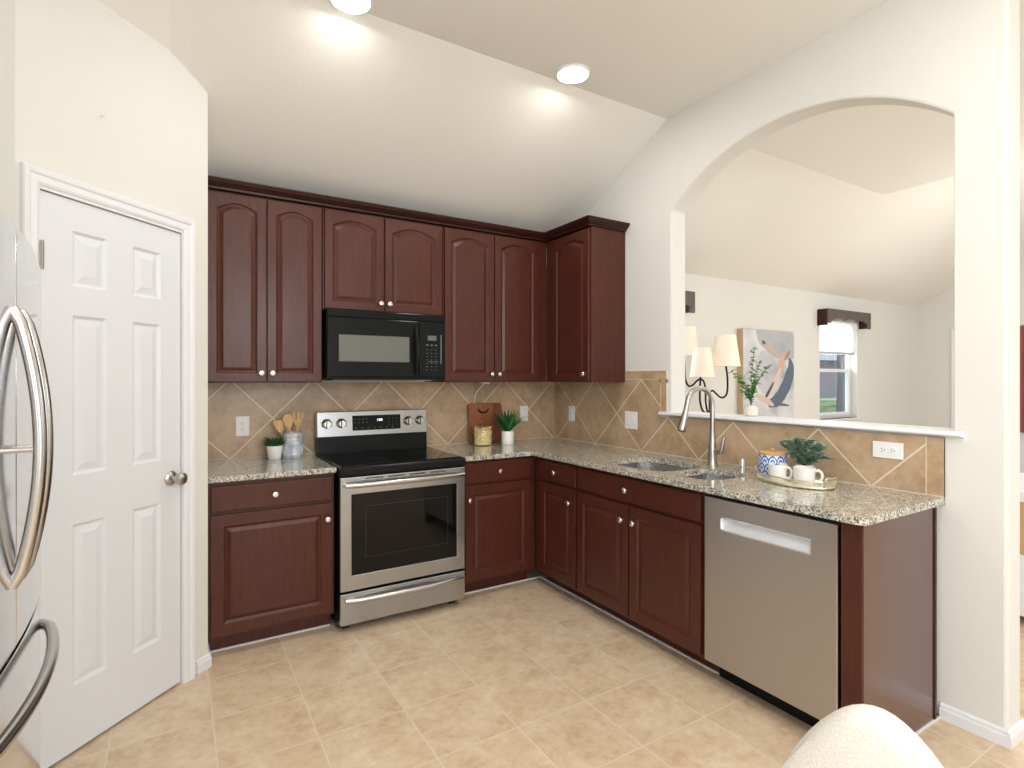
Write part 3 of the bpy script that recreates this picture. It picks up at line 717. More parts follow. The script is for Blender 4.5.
def utensil(label, bx, by, tx, tz, kind, cat='utensil'):
    o = thing('wooden_utensil', label, cat, (cx, cy, ZT), group='wooden utensils in the crock')
    base = Vector((bx, by, .014)); top = Vector((tx, by-.004, tz)); d = (top-base); L = d.length; d.normalize()
    sd = Vector((1, 0, 0)); sd = (sd-d*sd.dot(d)).normalized(); nr = d.cross(sd)
    F = lambda a, b, q: tuple(base+sd*a+d*b+nr*q)
    bm = bmesh.new(); hl = L-.078
    prism(bm, [(-.006, 0), (.006, 0), (.0075, hl), (-.0075, hl)], F, -.004, .004); obj('handle', bm, M_bamboo, o, bevel=.002)
    bm = bmesh.new()
    if kind == 'spoon': out = [(.029*math.sin(2*PI*k/24)*(1-.25*math.cos(2*PI*k/24)), hl+.036-.046*math.cos(2*PI*k/24)) for k in range(24)]; holes = []
    elif kind == 'spatula': out = [(-.009, hl), (.009, hl), (.026, hl+.03), (.027, hl+.074), (-.024, hl+.084), (-.025, hl+.03)]; holes = []
    else:
        out = [(-.008, hl-.002), (.008, hl-.002), (.026, hl+.026), (.031, hl+.082), (.020, hl+.086), (.015, hl+.038), (.009, hl+.038), (.007, hl+.088), (-.007, hl+.088), (-.009, hl+.038), (-.015, hl+.038), (-.020, hl+.086), (-.031, hl+.082), (-.026, hl+.026)]; holes = []
    holed(bm, out, holes, F, -.003, .003); obj('head', bm, M_bamboo, o, bevel=.0015)
utensil('wooden spatula leaning left out of the crock', -.012, .01, -.088, .232, 'spatula')
utensil('wooden spoon with a broad oval bowl in the middle of the crock', 0, -.005, -.032, .268, 'spoon')
utensil('wooden slotted fork at the right of the crock', .02, .0, .032, .272, 'fork')
# cutting board leaning on the wall
M_board = wood_mat('reddish_board_wood', srgb(120, 66, 40), srgb(166, 98, 62), .4, .2, (20, 20, 2)); M_board2 = wood_mat('light_board_wood', srgb(150, 98, 60), srgb(184, 130, 88), .4, .2, (20, 20, 2))
def board(label, x0, x1, h, y, m, lean, handle=None):
    o = thing('cutting_board', label, 'cutting board', ((x0+x1)/2, y, ZT+.001), group='cutting boards leaning on the backsplash'); w_ = (x1-x0)/2
    a = math.radians(lean); F = lambda p, q, d: (p, q*math.sin(a)+d*math.cos(a), q*math.cos(a)-d*math.sin(a)+.004)
    bm = bmesh.new(); holed(bm, rrect(-w_, w_, 0, h, .025, 5), [], F, -.009, .009); b = obj('board', bm, m, o, bevel=.003)
    if handle:
        bm = bmesh.new(); pts = [(w_*handle-.0+.035*math.cos(q)*1.2, h-.045+.028*math.sin(q)) for q in [math.radians(k) for k in range(180, 361, 20)]]
        tube(bm, [F(p_, q_, -.018) for p_, q_ in pts], .006, 8); obj('handle', bm, M_iron, o)
board('reddish brown wooden cutting board with dark curved handle, behind the pasta jar', 1.87, 2.075, .300, 3.650, M_board, 6, .15)
board('darker narrow wooden board behind the spiky plant', 2.03, 2.17, .296, 3.685, M_board2 if False else wood_mat('dark_board_wood', srgb(104, 52, 36), srgb(140, 76, 50), .4, .2, (20, 20, 2)), 4)
# jar
jr = thing('pasta_jar', 'clear glass jar of pale yellow pasta with glass knob lid', 'jar', (1.922, 3.545, ZT))
M_glass = mat('clear_glass', (1, 1, 1), .02, Transmission_Weight=1.0, IOR=1.45)
def thinglass():
    m = bpy.data.materials.new('thin_glass'); m.use_nodes = True; t = m.node_tree; t.nodes.clear()
    o = t.nodes.new('ShaderNodeOutputMaterial'); mx = t.nodes.new('ShaderNodeMixShader'); tr = t.nodes.new('ShaderNodeBsdfTransparent'); gl = t.nodes.new('ShaderNodeBsdfGlossy'); lw = t.nodes.new('ShaderNodeLayerWeight'); pw_ = t.nodes.new('ShaderNodeMath'); pw_.operation = 'POWER'; pw_.inputs[1].default_value = 4; t.links.new(lw.outputs['Facing'], pw_.inputs[0]); fr = t.nodes.new('ShaderNodeMath'); fr.operation = 'MULTIPLY_ADD'; t.links.new(pw_.outputs[0], fr.inputs[0]); fr.inputs[1].default_value = .8; fr.inputs[2].default_value = .08
    gl.inputs['Roughness'].default_value = .03; tr.inputs[0].default_value = (.95, .97, .96, 1)
    t.links.new(fr.outputs[0], mx.inputs[0]); t.links.new(tr.outputs[0], mx.inputs[1]); t.links.new(gl.outputs[0], mx.inputs[2]); t.links.new(mx.outputs[0], o.inputs[0]); return m
M_tglass = thinglass()
bm = bmesh.new(); lathe(bm, [(0, 0), (.068, 0), (.070, .004), (.070, .112), (.065, .124), (.050, .130), (.052, .134)], seg=36, cap=False); obj('glass_body', bm, M_tglass, jr, smooth=True)
bm = bmesh.new(); lathe(bm, [(0, .134), (.056, .134), (.056, .138), (.036, .142), (.012, .148), (.010, .154), (.017, .160), (.019, .168), (.014, .177), (0, .180)], seg=28); obj('lid', bm, M_tglass, jr, smooth=True)
bm = bmesh.new(); lathe(bm, [(.055, .129), (.057, .1315), (.055, .134)], seg=28, cap=False); obj('lid_ring', bm, M_nickel, jr, smooth=True)
M_pasta = mat('pale_pasta', srgb(238, 214, 132), .5); t = NT(M_pasta); t.color(t.ramp(t.noise(t.coord(), 90, 2), [(.35, srgb(222, 190, 100)), (.6, srgb(246, 232, 176))]))
bm = bmesh.new()
for k in range(420):
    z = .008+.098*(k/330)+random.uniform(-.003, .003); a = random.uniform(0, 2*PI); r = .060*random.uniform(.55, 1)**.5
    p = Vector((r*math.cos(a), r*math.sin(a), max(.008, z))); d = Vector((random.uniform(-1, 1), random.uniform(-1, 1), random.uniform(-1, 1))).normalized()*.007
    tube(bm, [p-d, p+d], .0045, 6)
lathe(bm, [(0, .006), (.056, .006), (.056, .098), (0, .100)], seg=24)
po = obj('pasta', bm, M_pasta, jr); po['kind'] = 'stuff'
# spiky plant
sp_ = thing('potted_agave', 'spiky dark green plant in a straight white pot, right of the pasta jar', 'plant', (2.108, 3.50, ZT))
pot(sp_, .046, .0475, .100, M_ceramic); bm = bmesh.new(); lathe(bm, [(0, .09), (.040, .09), (.040, .087), (0, .087)]); obj('soil', bm, M_soil, sp_)
bm = bmesh.new(); bm2 = bmesh.new()
for k in range(26):
    a = k*2.4; t_ = k/26; leaf_blade(bm if k % 3 else bm2, (.012*math.cos(a), .012*math.sin(a), .09), a, 1.45-.85*t_, .165+.02*random.random(), .030, .15, 6)
leaf_blade(bm, (.01, 0, .09), -.35, .72, .19, .012, .1, 6)
obj('leaves', bm, mat('agave_leaf', srgb(24, 84, 44), .4), sp_); obj('inner_leaves', bm2, M_leaf2, sp_)

# tray group
TX, TY = 2.475, 1.50
tr = thing('serving_tray', 'oval gold-rimmed tray with pierced rail and loop handles', 'tray', (TX, TY, ZT), math.radians(-98))
M_gold = mat('brushed_pale_gold', (.84, .78, .60), .3, 1); M_traywhite = mat('tray_surface', srgb(226, 220, 204), .3)
RX, RY = .185, .115
ell = lambda rx, ry, n=56: [(rx*math.cos(2*PI*k/n), ry*math.sin(2*PI*k/n)) for k in range(n)]
bm = bmesh.new(); prism(bm, ell(RX, RY), XY, .004, .008); obj('tray_base', bm, M_traywhite, tr)
bm = bmesh.new()
for z, r in ((.006, .005), (.034, .0028)): tube(bm, [(a, b, z) for a, b in ell(RX, RY)], r, 8, closed=True)
for k, (a, b) in enumerate(ell(RX, RY, 64)):
    a2, b2 = ell(RX, RY, 64)[(k+1) % 64]
    tube(bm, [(a, b, .008), (a2, b2, .033)], .0012, 5); tube(bm, [(a2, b2, .008), (a, b, .033)], .0012, 5)
obj('pierced_rail', bm, M_gold, tr)
for s in (-1, 1):
    bm = bmesh.new(); tube(bm, spline([(s*RX*.955, -.034, .012), (s*(RX+.004), -.034, .048), (s*(RX+.008), 0, .050), (s*(RX+.004), .034, .048), (s*RX*.955, .034, .012)], 6), .0045, 8); obj('handle', bm, M_gold, tr, smooth=True)
for s in (-1, 1):
    for q in (-1, 1):
        bm = bmesh.new(); lathe(bm, [(0, 0), (.008, 0), (.008, .004), (0, .004)], s*RX*.6, q*RY*.6, 12); obj('foot', bm, M_gold, tr)
# canister
cn = thing('canister', 'blue and white patterned canister with wooden lid on the tray', 'canister', (2.505, 1.628, ZT+.008))
M_bw = mat('blue_white_pattern', (1, 1, 1), .3, coat=.3); t = NT(M_bw); tc = t.n('ShaderNodeTexCoord'); spx = t.n('ShaderNodeSeparateXYZ'); t.l(tc.outputs['Object'], spx.inputs[0])
ang = t.math('MULTIPLY', t.math('ARCTAN2', spx.outputs[1], spx.outputs[0]), 11/(2*PI)); zz = t.math('DIVIDE', spx.outputs[2], .036)
row = t.math('FLOOR', zz); fx = t.math('SUBTRACT', t.math('FRACT', t.math('ADD', t.math('ADD', ang, 50), t.math('MULTIPLY', row, .5))), .5); fz = t.math('FRACT', zz)
dist = t.math('SQRT', t.math('ADD', t.math('MULTIPLY', fx, fx), t.math('MULTIPLY', t.math('MULTIPLY', fz, fz), .35)))
ringv = t.math('FRACT', t.math('MULTIPLY', dist, 3.4)); g = t.math('GREATER_THAN', ringv, .42)
t.color(t.mix(g, srgb(232, 236, 244), srgb(62, 104, 190)))
bm = bmesh.new(); lathe(bm, [(0, 0), (.062, 0), (.064, .003), (.064, .106), (.062, .109), (0, .109)], seg=40); obj('canister_body', bm, M_bw, cn, smooth=True)
bm = bmesh.new(); lathe(bm, [(0, .109), (.062, .109), (.064, .112), (.064, .119), (.061, .121), (.012, .122), (.011, .126), (.015, .130), (.014, .136), (0, .138)], seg=36); obj('lid', bm, M_bamboo, cn, smooth=True)
def mug(label, x, y, r, h, az, group):
    m_ = thing('coffee_mug', label, 'mug', (x, y, ZT+.008), az, group=group)
    bm = bmesh.new(); lathe(bm, [(0, 0), (r*.80, 0), (r*.86, .004), (r*.93, h*.3), (r, h), (r-.003, h+.001), (r-.005, h-.002), (r*.80, h*.2), (r*.7, .006), (0, .006)], seg=36); b = obj('cup', bm, M_ceramic, m_, smooth=True)
    bm = bmesh.new(); tube(bm, spline([(r*.95, 0, h*.80), (r*1.25, 0, h*.86), (r*1.52, 0, h*.66), (r*1.50, 0, h*.38), (r*1.22, 0, h*.20), (r*.88, 0, h*.22)], 6), .0048, 10, 1.2); obj('handle', bm, M_ceramic, b, smooth=True)
mug('white mug in front of the patterned canister', 2.440, 1.560, .0425, .074, math.radians(-85), 'white mugs on the tray')
mug('white mug in front of the leafy plant, nearest the tray end', 2.455, 1.440, .047, .074, math.radians(-62), 'white mugs on the tray')
fp = thing('potted_eucalyptus', 'bushy grey-green leafy plant standing behind the mugs on the tray', 'plant', (2.528, 1.482, ZT+.008))
pot(fp, .032, .038, .075, M_ceramic)
bm = bmesh.new(); stm = bmesh.new()
for k in range(26):
    a = random.uniform(0, 2*PI); rr = random.uniform(.03, .120); hh = random.uniform(.105, .195)*(1-.25*(rr/.12)**2)+.01
    if math.cos(a) > .2: rr = min(rr, .070)
    end = Vector((rr*math.cos(a), rr*math.sin(a)*1.08, hh)); pts = spline([(0, 0, .06), end*.5+Vector((0, 0, .045)), end], 5); tube(stm, pts, .0012, 5)
    for j, p in enumerate(pts[2:]):
        for q in range(5):
            a2 = random.uniform(0, 2*PI); leaf_blade(bm, p, a2, random.uniform(-.1, .9), random.uniform(.020, .032), random.uniform(.015, .022), .4, 3)
obj('leaves', bm, M_leaf3, fp); obj('stems', stm, M_leaf, fp)

# ------------------------------------------------------------------ bud vase with sprigs on the ledge
vs = thing('bud_vase', 'small pale vase of leafy green sprigs standing on the arch ledge', 'vase', (2.79, 1.946, 1.190))
bm = bmesh.new(); lathe(bm, [(0, 0), (.030, 0), (.037, .006), (.038, .030), (.033, .048), (.024, .056), (.022, .062), (.020, .062), (.021, .055), (0, .05)], seg=30); obj('vase_body', bm, mat('cream_stoneware', srgb(226, 218, 204), .5), vs, smooth=True)
bm = bmesh.new(); bl = bmesh.new(); sd_ = Vector((.8525, -.5227, 0))     # sprig plane roughly across the view
for (ex, ez, n) in ((-.12, .20, 1), (-.075, .14, 1), (-.02, .10, 1), (.055, .25, 1), (.105, .23, 1), (.02, .33, 1), (.035, .14, 1), (-.05, .09, 1)):
    e = sd_*ex*.9+Vector((0, 0, .05+ez)); pts = spline([(0, 0, .05), tuple(e*.5+sd_*(-ex*.25)+Vector((0, 0, .03))), tuple(e)], 7); tube(bm, pts, .0013, 5)
    for p in pts[5:]:
        for q in range(3): leaf_blade(bl, p, random.uniform(0, 2*PI), random.uniform(-.3, 1), random.uniform(.020, .032), .019, .4, 3)
obj('stems', bm, mat('brown_stem', srgb(140, 96, 60), .6), vs); obj('leaves', bl, mat('sprig_leaf', srgb(96, 150, 84), .5), vs)

# ------------------------------------------------------------------ living room things
M_canvas = mat('abstract_painting', (1, 1, 1), .7); t = NT(M_canvas)
tc = t.n('ShaderNodeTexCoord'); sx_ = t.n('ShaderNodeSeparateXYZ'); t.l(tc.outputs['Object'], sx_.inputs[0]); X_, Z_ = sx_.outputs[0], sx_.outputs[2]
nz = t.noise(t.coord(), 2.2, 4, .6); nz2 = t.noise(t.coord((1, 1, .5)), 6, 4, .6)
ground = t.ramp(nz, [(.36, srgb(168, 170, 174)), (.5, srgb(206, 208, 214)), (.66, srgb(228, 230, 236))])
def blob(cx_, cz_, rx, rz, rot):
    c_, s_ = math.cos(rot), math.sin(rot)
    dx = t.math('SUBTRACT', X_, cx_); dz = t.math('SUBTRACT', Z_, cz_)
    a = t.math('ADD', t.math('MULTIPLY', dx, c_/rx), t.math('MULTIPLY', dz, s_/rx)); b = t.math('ADD', t.math('MULTIPLY', dx, -s_/rz), t.math('MULTIPLY', dz, c_/rz))
    d = t.math('SQRT', t.math('ADD', t.math('MULTIPLY', a, a), t.math('MULTIPLY', b, b)))
    return t.math('LESS_THAN', t.math('ADD', d, t.math('MULTIPLY', t.math('SUBTRACT', nz2, .5), .3)), 1)
AND = lambda a, b: t.math('MULTIPLY', a, b); NOT = lambda a: t.math('SUBTRACT', 1, a)
col = ground
def put(m_, c3, k=1.0):
    global col
    col = t.mix(t.math('MULTIPLY', m_, k) if k != 1.0 else m_, col, srgb(*c3))
put(blob(.62, 1.10, .40, .20, -.25), (158, 162, 168), .7)
put(blob(.40, .74, .20, .24, 0), (178, 178, 186), .5)
put(AND(blob(.66, .62, .33, .19, .85), NOT(blob(.55, .71, .36, .17, .85))), (92, 108, 128))
put(blob(.68, .82, .15, .050, 1.15), (206, 172, 154)); put(blob(.56, .62, .20, .035, .95), (220, 196, 180))
put(blob(.52, .975, .22, .020, -.45), (206, 176, 160)); put(blob(.36, 1.06, .035, .02, -.45), (96, 90, 92))
put(blob(.80, .93, .08, .02, .8), (176, 128, 112)); put(blob(.45, .52, .15, .020, .85), (74, 80, 92))
put(blob(.38, .43, .18, .035, -.35), (214, 190, 180)); put(blob(.68, .375, .15, .016, -.1), (96, 102, 116))
t.color(col)
pt = thing('painting', 'large abstract canvas painting with grey, blush and slate blue strokes', 'painting', (5.108, YB, .74))
obj('canvas_stretcher', B(0, .93, -.070, -.003, 0, 1.20), mat('raw_canvas_edge', srgb(196, 170, 138), .7), pt, bevel=.002)
obj('painted_face', B(.006, .924, -.0715, -.069, .006, 1.194), M_canvas, pt)

# three-arm floor lamp
lp = thing('floor_lamp', 'black iron lamp with three glowing pleated white shades', 'lamp', (4.255, 3.42, 0))
sdv = Vector((.8525, -.5227, 0)); dv = Vector((.5227, .8525, 0))
def LP(u_, v_, off=0):      # place in the lamp's own vertical plane, metres from its axis
    return sdv*u_+dv*off+Vector((0, 0, v_))
M_shade = bpy.data.materials.new('lamp_shade_fabric'); M_shade.use_nodes = True; nt_ = M_shade.node_tree; bb = nt_.nodes['Principled BSDF']
bb.inputs['Base Color'].default_value = srgb(240, 228, 212); bb.inputs['Roughness'].default_value = .8; bb.inputs['Emission Color'].default_value = (1, .88, .74, 1); bb.inputs['Emission Strength'].default_value = .14
# horizontal scale: 547.25/d px per metre with d ~ 5.33
def shade(u_, v0_, v1_, r0, r1, off=0):
    c_ = LP(u_, 0, off); bm = bmesh.new(); rings = []
    for r, z in ((r1, v1_), (r0, v0_)): rings.append([bm.verts.new((c_.x+r*(1+(.02 if k % 2 else 0))*math.cos(2*PI*k/48), c_.y+r*(1+(.02 if k % 2 else 0))*math.sin(2*PI*k/48), z)) for k in range(48)])
    for k in range(48): bm.faces.new((rings[0][k], rings[0][(k+1) % 48], rings[1][(k+1) % 48], rings[1][k]))
    return bm
def arm(pts): 
    bm = bmesh.new(); tube(bm, spline(pts, 6), .009, 8); return bm
pole_top = 1.09
bm = bmesh.new(); lathe(bm, [(0, 0), (.15, 0), (.15, .012), (.03, .022), (.014, .03), (0, .03)]); obj('base', bm, M_iron, lp, smooth=True)
bm = bmesh.new(); tube(bm, [(0, 0, .02), (0, 0, pole_top)], .012, 12); lathe(bm, [(0, 1.075), (.05, 1.075), (.05, 1.083), (0, 1.083)]); obj('pole', bm, M_iron, lp)
px = 5.14/547.25
lamps = [(+25, 437-379, 0, 14.0, 9.5, 335, 368, 0), (-1+0, 0, 0, 11.5, 8, 348, 377, 0), (-19, 0, 0, 12, 8.5, 325, 355, 0)]
U0 = 708                                            # axis of the lamp stands here in the photograph's plan
def ZV(v): return 1.4017+(378.94-v)*px
for su, vt, vb, rb, rt, path in (
    (725.5, 335, 366.5, 14, 9.5, [(726, 366), (727.5, 378), (727.5, 390), (725.5, 396), (721, 397.5), (716, 393.5), (712.5, 390.5), (710, 394), (709.5, 402), (709.5, 411)]),
    (700, 348, 377, 11.5, 8.0, [(698.5, 377), (698.5, 390), (699.5, 402), (703, 411)]),
    (690, 326, 355, 12, 8.5, [(687.5, 355), (687.8, 368), (688.3, 380), (691, 386), (695, 385), (699, 380.5), (703, 379.5), (705.5, 384), (706, 394), (706, 404)])):
    off = {725.5: 0, 700: -.06, 690: .10}[su]
    a = arm([LP((u-U0)*px, ZV(v), off*(1-i/(len(path)-1))) for i, (u, v) in enumerate(path)]+[LP(0, pole_top-.015)]); ao = obj('arm', a, M_iron, lp, smooth=True)
    obj('lamp_shade', shade((su-U0)*px, ZV(vb), ZV(vt), rb*px, rt*px, off), M_shade, lp, smooth=True)

# living room windows
M_pane = thinglass()
def window(n, a, b, label):
    wn = thing('window_%d' % n, label, 'window', (a, YB, .90), kind='structure'); W = b-a; H = 1.22
    bm = bmesh.new(); holed(bm, rect(0, W, 0, H), [rect(.04, W-.04, .04, H/2-.02), rect(.04, W-.04, H/2+.02, H-.04)], XZ, .085, .13); obj('window_frame', bm, M_trim, wn, bevel=.004)
    bm = bmesh.new(); holed(bm, rect(.03, W-.03, .03, H/2+.02), [rect(.075, W-.075, .075, H/2-.022)], XZ, .070, .095); obj('lower_sash', bm, M_trim, wn, bevel=.003)
    obj('glass_pane', B(.04, W-.04, .100, .104, .04, H-.04), M_pane, wn)
    obj('window_sill', B(-.03, W+.03, -.03, .085, -.02, 0), M_trim, wn, bevel=.004)
window(1, *WIN[1], 'white sash window in the living room with the blind half down')
window(2, *WIN[0], 'white sash window mostly hidden behind the arch jamb')
M_blind = bpy.data.materials.new('white_cellular_blind'); M_blind.use_nodes = True; q = M_blind.node_tree; q.nodes.clear()
o_ = q.nodes.new('ShaderNodeOutputMaterial'); mx = q.nodes.new('ShaderNodeMixShader'); df = q.nodes.new('ShaderNodeBsdfDiffuse'); tl = q.nodes.new('ShaderNodeBsdfTranslucent')
df.inputs[0].default_value = (.9, .9, .9, 1); tl.inputs[0].default_value = (.9, .9, .9, 1); mx.inputs[0].default_value = .55
q.links.new(df.outputs[0], mx.inputs[1]); q.links.new(tl.outputs[0], mx.inputs[2]); q.links.new(mx.outputs[0], o_.inputs[0])
M_valance = wood_mat('weathered_dark_wood', srgb(72, 60, 56), srgb(104, 92, 88), .5, .1)
for (a, b), lab in ((WIN[1], 'living room'), (WIN[0], 'hidden')):
    bl_ = thing('window_blind', 'white pleated blind pulled half down in the living room window' if lab == 'living room' else 'white pleated blind in the window beside the arch jamb', 'blind', (a, YB, 0))
    z0 = 1.745 if lab == 'living room' else 1.3; bm = bmesh.new(); n = 28; zz_ = [2.115-(2.115-z0)*k/n for k in range(n+1)]
    rows = [[bm.verts.new((x, .045+(.008 if k % 2 else 0), z)) for x in (.008, b-a-.008)] for k, z in enumerate(zz_)]
    for A, C in zip(rows, rows[1:]): bm.faces.new((A[0], A[1], C[1], C[0]))
    obj('pleated_fabric', bm, M_blind, bl_); obj('bottom_rail', B(.006, b-a-.006, .035, .062, z0-.03, z0), mat('grey_rail', srgb(190, 192, 196), .5), bl_)
    vl = thing('window_valance', 'dark wood valance with scalloped lower edge over the living room window' if lab == 'living room' else 'dark wood valance whose end peeks out beside the arch jamb', 'valance', (a, YB, 0), group='dark wood window valances')
    x0_, x1_ = -.06, b-a+.06; bm = bmesh.new()
    out = [(x0_, 2.245), (x0_, 2.075)]+[(x0_+.06, 2.075)]
    N = 36
    for k in range(N+1):
        s = k/N; out.append((x0_+.06+(x1_-x0_-.12)*s, 2.10+.028*abs(math.sin(PI*3*s))+.012*math.sin(PI*s)))
    out += [(x1_-.06, 2.04), (x1_, 2.04), (x1_, 2.245)]
    holed(bm, out, [], XZ, -.14, -.12); obj('scalloped_board', bm, M_valance, vl)
    obj('left_return', B(x0_, x0_+.018, -.12, -.003, 2.05, 2.245), M_cherry_dark, vl); obj('right_return', B(x1_-.018, x1_, -.12, -.003, 2.05, 2.245), M_cherry_dark, vl); obj('top_board', B(x0_+.018, x1_-.018, -.12, -.003, 2.227, 2.245), M_valance, vl)

# far end wall door (white casing visible at the arch edge)
d2 = thing('door_2', 'white door with casing on the far end wall of the living room', 'door', (XE, 3.30, 0), -PI/2, kind='structure')
casing(d2, .06, .95, 2.05); obj('door_leaf', slab_with_panels(.065, .945, .01, 2.045, -.006, 0, [([rect_loop(.2, .81, .2, 1.0, i) for i in (0, .01, .016, .04)], [0, .004, .004, .001]), ([rect_loop(.2, .81, 1.1, 1.85, i) for i in (0, .01, .016, .04)], [0, .004, .004, .001])]), M_door, d2)

# slivers past the end of the arch wall
cb = thing('console_cabinet', 'low wood and white cabinet glimpsed past the end of the arch wall', 'cabinet', (4.10, .88, 0))
obj('carcass', B(0, .8, -.2, .5, .05, .40), M_trim, cb, bevel=.004); obj('wood_drawer_band', B(.004, .796, -.21, .49, .402, .70), mat('light_oak', srgb(196, 160, 116), .5), cb, bevel=.004); obj('top_board', B(-.01, .81, -.22, .51, .702, .76), M_trim, cb, bevel=.004)
for x, y in ((.05, -.15), (.72, -.15), (.05, .43), (.72, .43)): obj('foot', B(x, x+.04, y, y+.04, 0, .05), M_dark, cb)
bm = bmesh.new(); n = 40; A = []
for k in range(n+1): A.append((2.05+.75*k/n, .02*math.sin(k*1.25)))
front = [(XE-.06+d, y) for y, d in A]
ra = [[bm.verts.new((x, y, z)) for x, y in front] for z in (.72, 2.08)]; rb = [[bm.verts.new((x+.012, y, z)) for x, y in front] for z in (.72, 2.08)]
for k in range(n): bm.faces.new((ra[0][k], ra[0][k+1], ra[1][k+1], ra[1][k])); bm.faces.new((rb[0][k], rb[1][k], rb[1][k+1], rb[0][k+1])); 
for k in range(n):
    for j in (0, 1): bm.faces.new((ra[j][k], ra[j][k+1], rb[j][k+1], rb[j][k]))
bm.faces.new((ra[0][0], ra[1][0], rb[1][0], rb[0][0])); bm.faces.new((ra[0][n], ra[1][n], rb[1][n], rb[0][n]))
tag(obj('curtain', bm, mat('dusty_red_fabric', srgb(160, 92, 86), .8), smooth=True), 'dusty red curtain glimpsed past the end of the arch wall', 'curtain')

# ------------------------------------------------------------------ fridge
FY, FXc, HW = 1.725, -.325, .455
fr = thing('refrigerator', 'stainless steel french-door refrigerator with long bowed handles at the left edge', 'refrigerator', (0, FY, 0))
bm = B(-1.08, -.42, -HW, HW, .03, 1.74); obj('cabinet_body', bm, mat('fridge_side_grey', srgb(120, 122, 126), .4, .5), fr, bevel=.004)
obj('base_grille', B(-1.06, -.41, -HW+.02, HW-.02, .0, .03), M_dark, fr)
def fr_panel(y0, y1, z0, z1, arch_top=0):
    bm = bmesh.new(); n = 24; F = []; K = []
    for k in range(n+1):
        y = y0+(y1-y0)*k/n; s = y/HW; x = FXc-.026*s*s-.022*max(0, (abs(s)-.88)/.12)**2; zt = z1-arch_top*s*s
        F.append((bm.verts.new((x, y, z0)), bm.verts.new((x, y, zt)))); K.append((bm.verts.new((-.415, y, z0)), bm.verts.new((-.415, y, zt))))
    for k in range(n):
        bm.faces.new((F[k][0], F[k+1][0], F[k+1][1], F[k][1])); bm.faces.new((K[k][0], K[k][1], K[k+1][1], K[k+1][0]))
        bm.faces.new((F[k][1], F[k+1][1], K[k+1][1], K[k][1])); bm.faces.new((F[k][0], K[k][0], K[k+1][0], F[k+1][0]))
    bm.faces.new((F[0][0], F[0][1], K[0][1], K[0][0])); bm.faces.new((F[n][0], K[n][0], K[n][1], F[n][1])); return bm
dl = obj('left_door', fr_panel(-HW, -.003, .765, 1.765, .045), M_steel_fr, fr, smooth=True, bevel=.003)
dr_ = obj('right_door', fr_panel(.003, HW, .765, 1.765, .045), M_steel_fr, fr, smooth=True, bevel=.003)
fz = obj('freezer_drawer', fr_panel(-HW, HW, .06, .750), M_steel_fr, fr, smooth=True, bevel=.003)
def vhandle(y):
    bm = bmesh.new(); n = 20; pts = [(FXc+.004+.046*math.sin(PI*k/n)**.8 if 0 < k < n else FXc-.002, y, .92+.645*k/n) for k in range(n+1)]
    tube(bm, pts, .0135, 12, 1.0); tube(bm, [(FXc-.004, y, 1.235), (FXc+.040, y, 1.235)], .006, 8); return bm
obj('handle', vhandle(-.038), M_steel_h, dl, smooth=True); obj('handle', vhandle(.038), M_steel_h, dr_, smooth=True)
bm = bmesh.new(); n = 22; pts = []
for k in range(n+1):
    y = -.40+.80*k/n; s = y/HW; x = FXc-.022*s*s; pts.append((x-.002 if k in (0, n) else x+.006+.044*math.sin(PI*k/n)**.6, y, .672))
tube(bm, pts, .0145, 12); obj('drawer_handle', bm, M_steel_h, fz, smooth=True)

# ------------------------------------------------------------------ recessed lights
M_em = mat('lamp_lens', (1, 1, 1), .4); M_em.node_tree.nodes['Principled BSDF'].inputs['Emission Color'].default_value = (1, .97, .92, 1); M_em.node_tree.nodes['Principled BSDF'].inputs['Emission Strength'].default_value = 6
for i, (x, y) in enumerate(CANS_AND_FILL):
    if i > 1: continue
    t_ = thing('ceiling_light', 'round recessed ceiling light above the %s' % ('corner between range and sink' if i == 0 else 'range, cut by the top of the picture'), 'ceiling light', (x, y, ZF), group='round recessed ceiling lights')
    bm = bmesh.new(); lathe(bm, [(.084, -.001), (.093, -.001), (.094, -.006), (.090, -.012), (.085, -.013)], seg=40, cap=False); obj('trim_ring', bm, M_white_pl, t_, smooth=True)
    bm = bmesh.new(); lathe(bm, [(0, -.012), (.084, -.012), (.084, -.006), (0, -.006)], seg=40); obj('lens', bm, M_em, t_)

# ------------------------------------------------------------------ chair in the foreground
M_boucle = mat('cream_boucle_fabric', srgb(226, 222, 215), .9); t = NT(M_boucle); c_ = t.coord(); t.bump(t.noise(c_, 600, 2, .6), .35, .001)
t.color(t.ramp(t.noise(c_, 300, 3), [(.35, srgb(216, 209, 198)), (.65, srgb(232, 229, 223))]))
ch = thing('dining_chair', 'cream upholstered chair with rounded back in the foreground', 'chair', (1.253, .596, 0), math.radians(27))
# local +x... backrest on the -x/+y side that faces the camera: back centre at local angle 180deg
def shell(r, th, a0, a1, z0, ztop, n=36, m_=10):
    bm = bmesh.new(); rows = []
    for k in range(n+1):
        s = -1+2*k/n; a = PI+s*(a1-a0)/2; zt = ztop-11*(r*math.sin(abs(s)*(a1-a0)/2))**2
        col_ = []
        prof_ = [(-th/2, 0), (-th/2, .5), (-th/2, .88)]+[(-th/2*math.cos(q), .93+.07*math.sin(q)) for q in [math.radians(v) for v in (0, 30, 60, 90, 120, 150, 180)]]+[(th/2, .88), (th/2, .5), (th/2, 0)]
        for o__, h in prof_:
            rr = r+o__-.0+.035*h; z = z0+(zt-z0)*h; col_.append(bm.verts.new((rr*math.cos(a), rr*math.sin(a)*1.0, z)))
        rows.append(col_)
    for A, C in zip(rows, rows[1:]):
        for i in range(len(A)): bm.faces.new((A[i], A[(i+1) % len(A)], C[(i+1) % len(A)], C[i]))
    bm.faces.new(rows[0]); bm.faces.new(rows[-1]); return bm
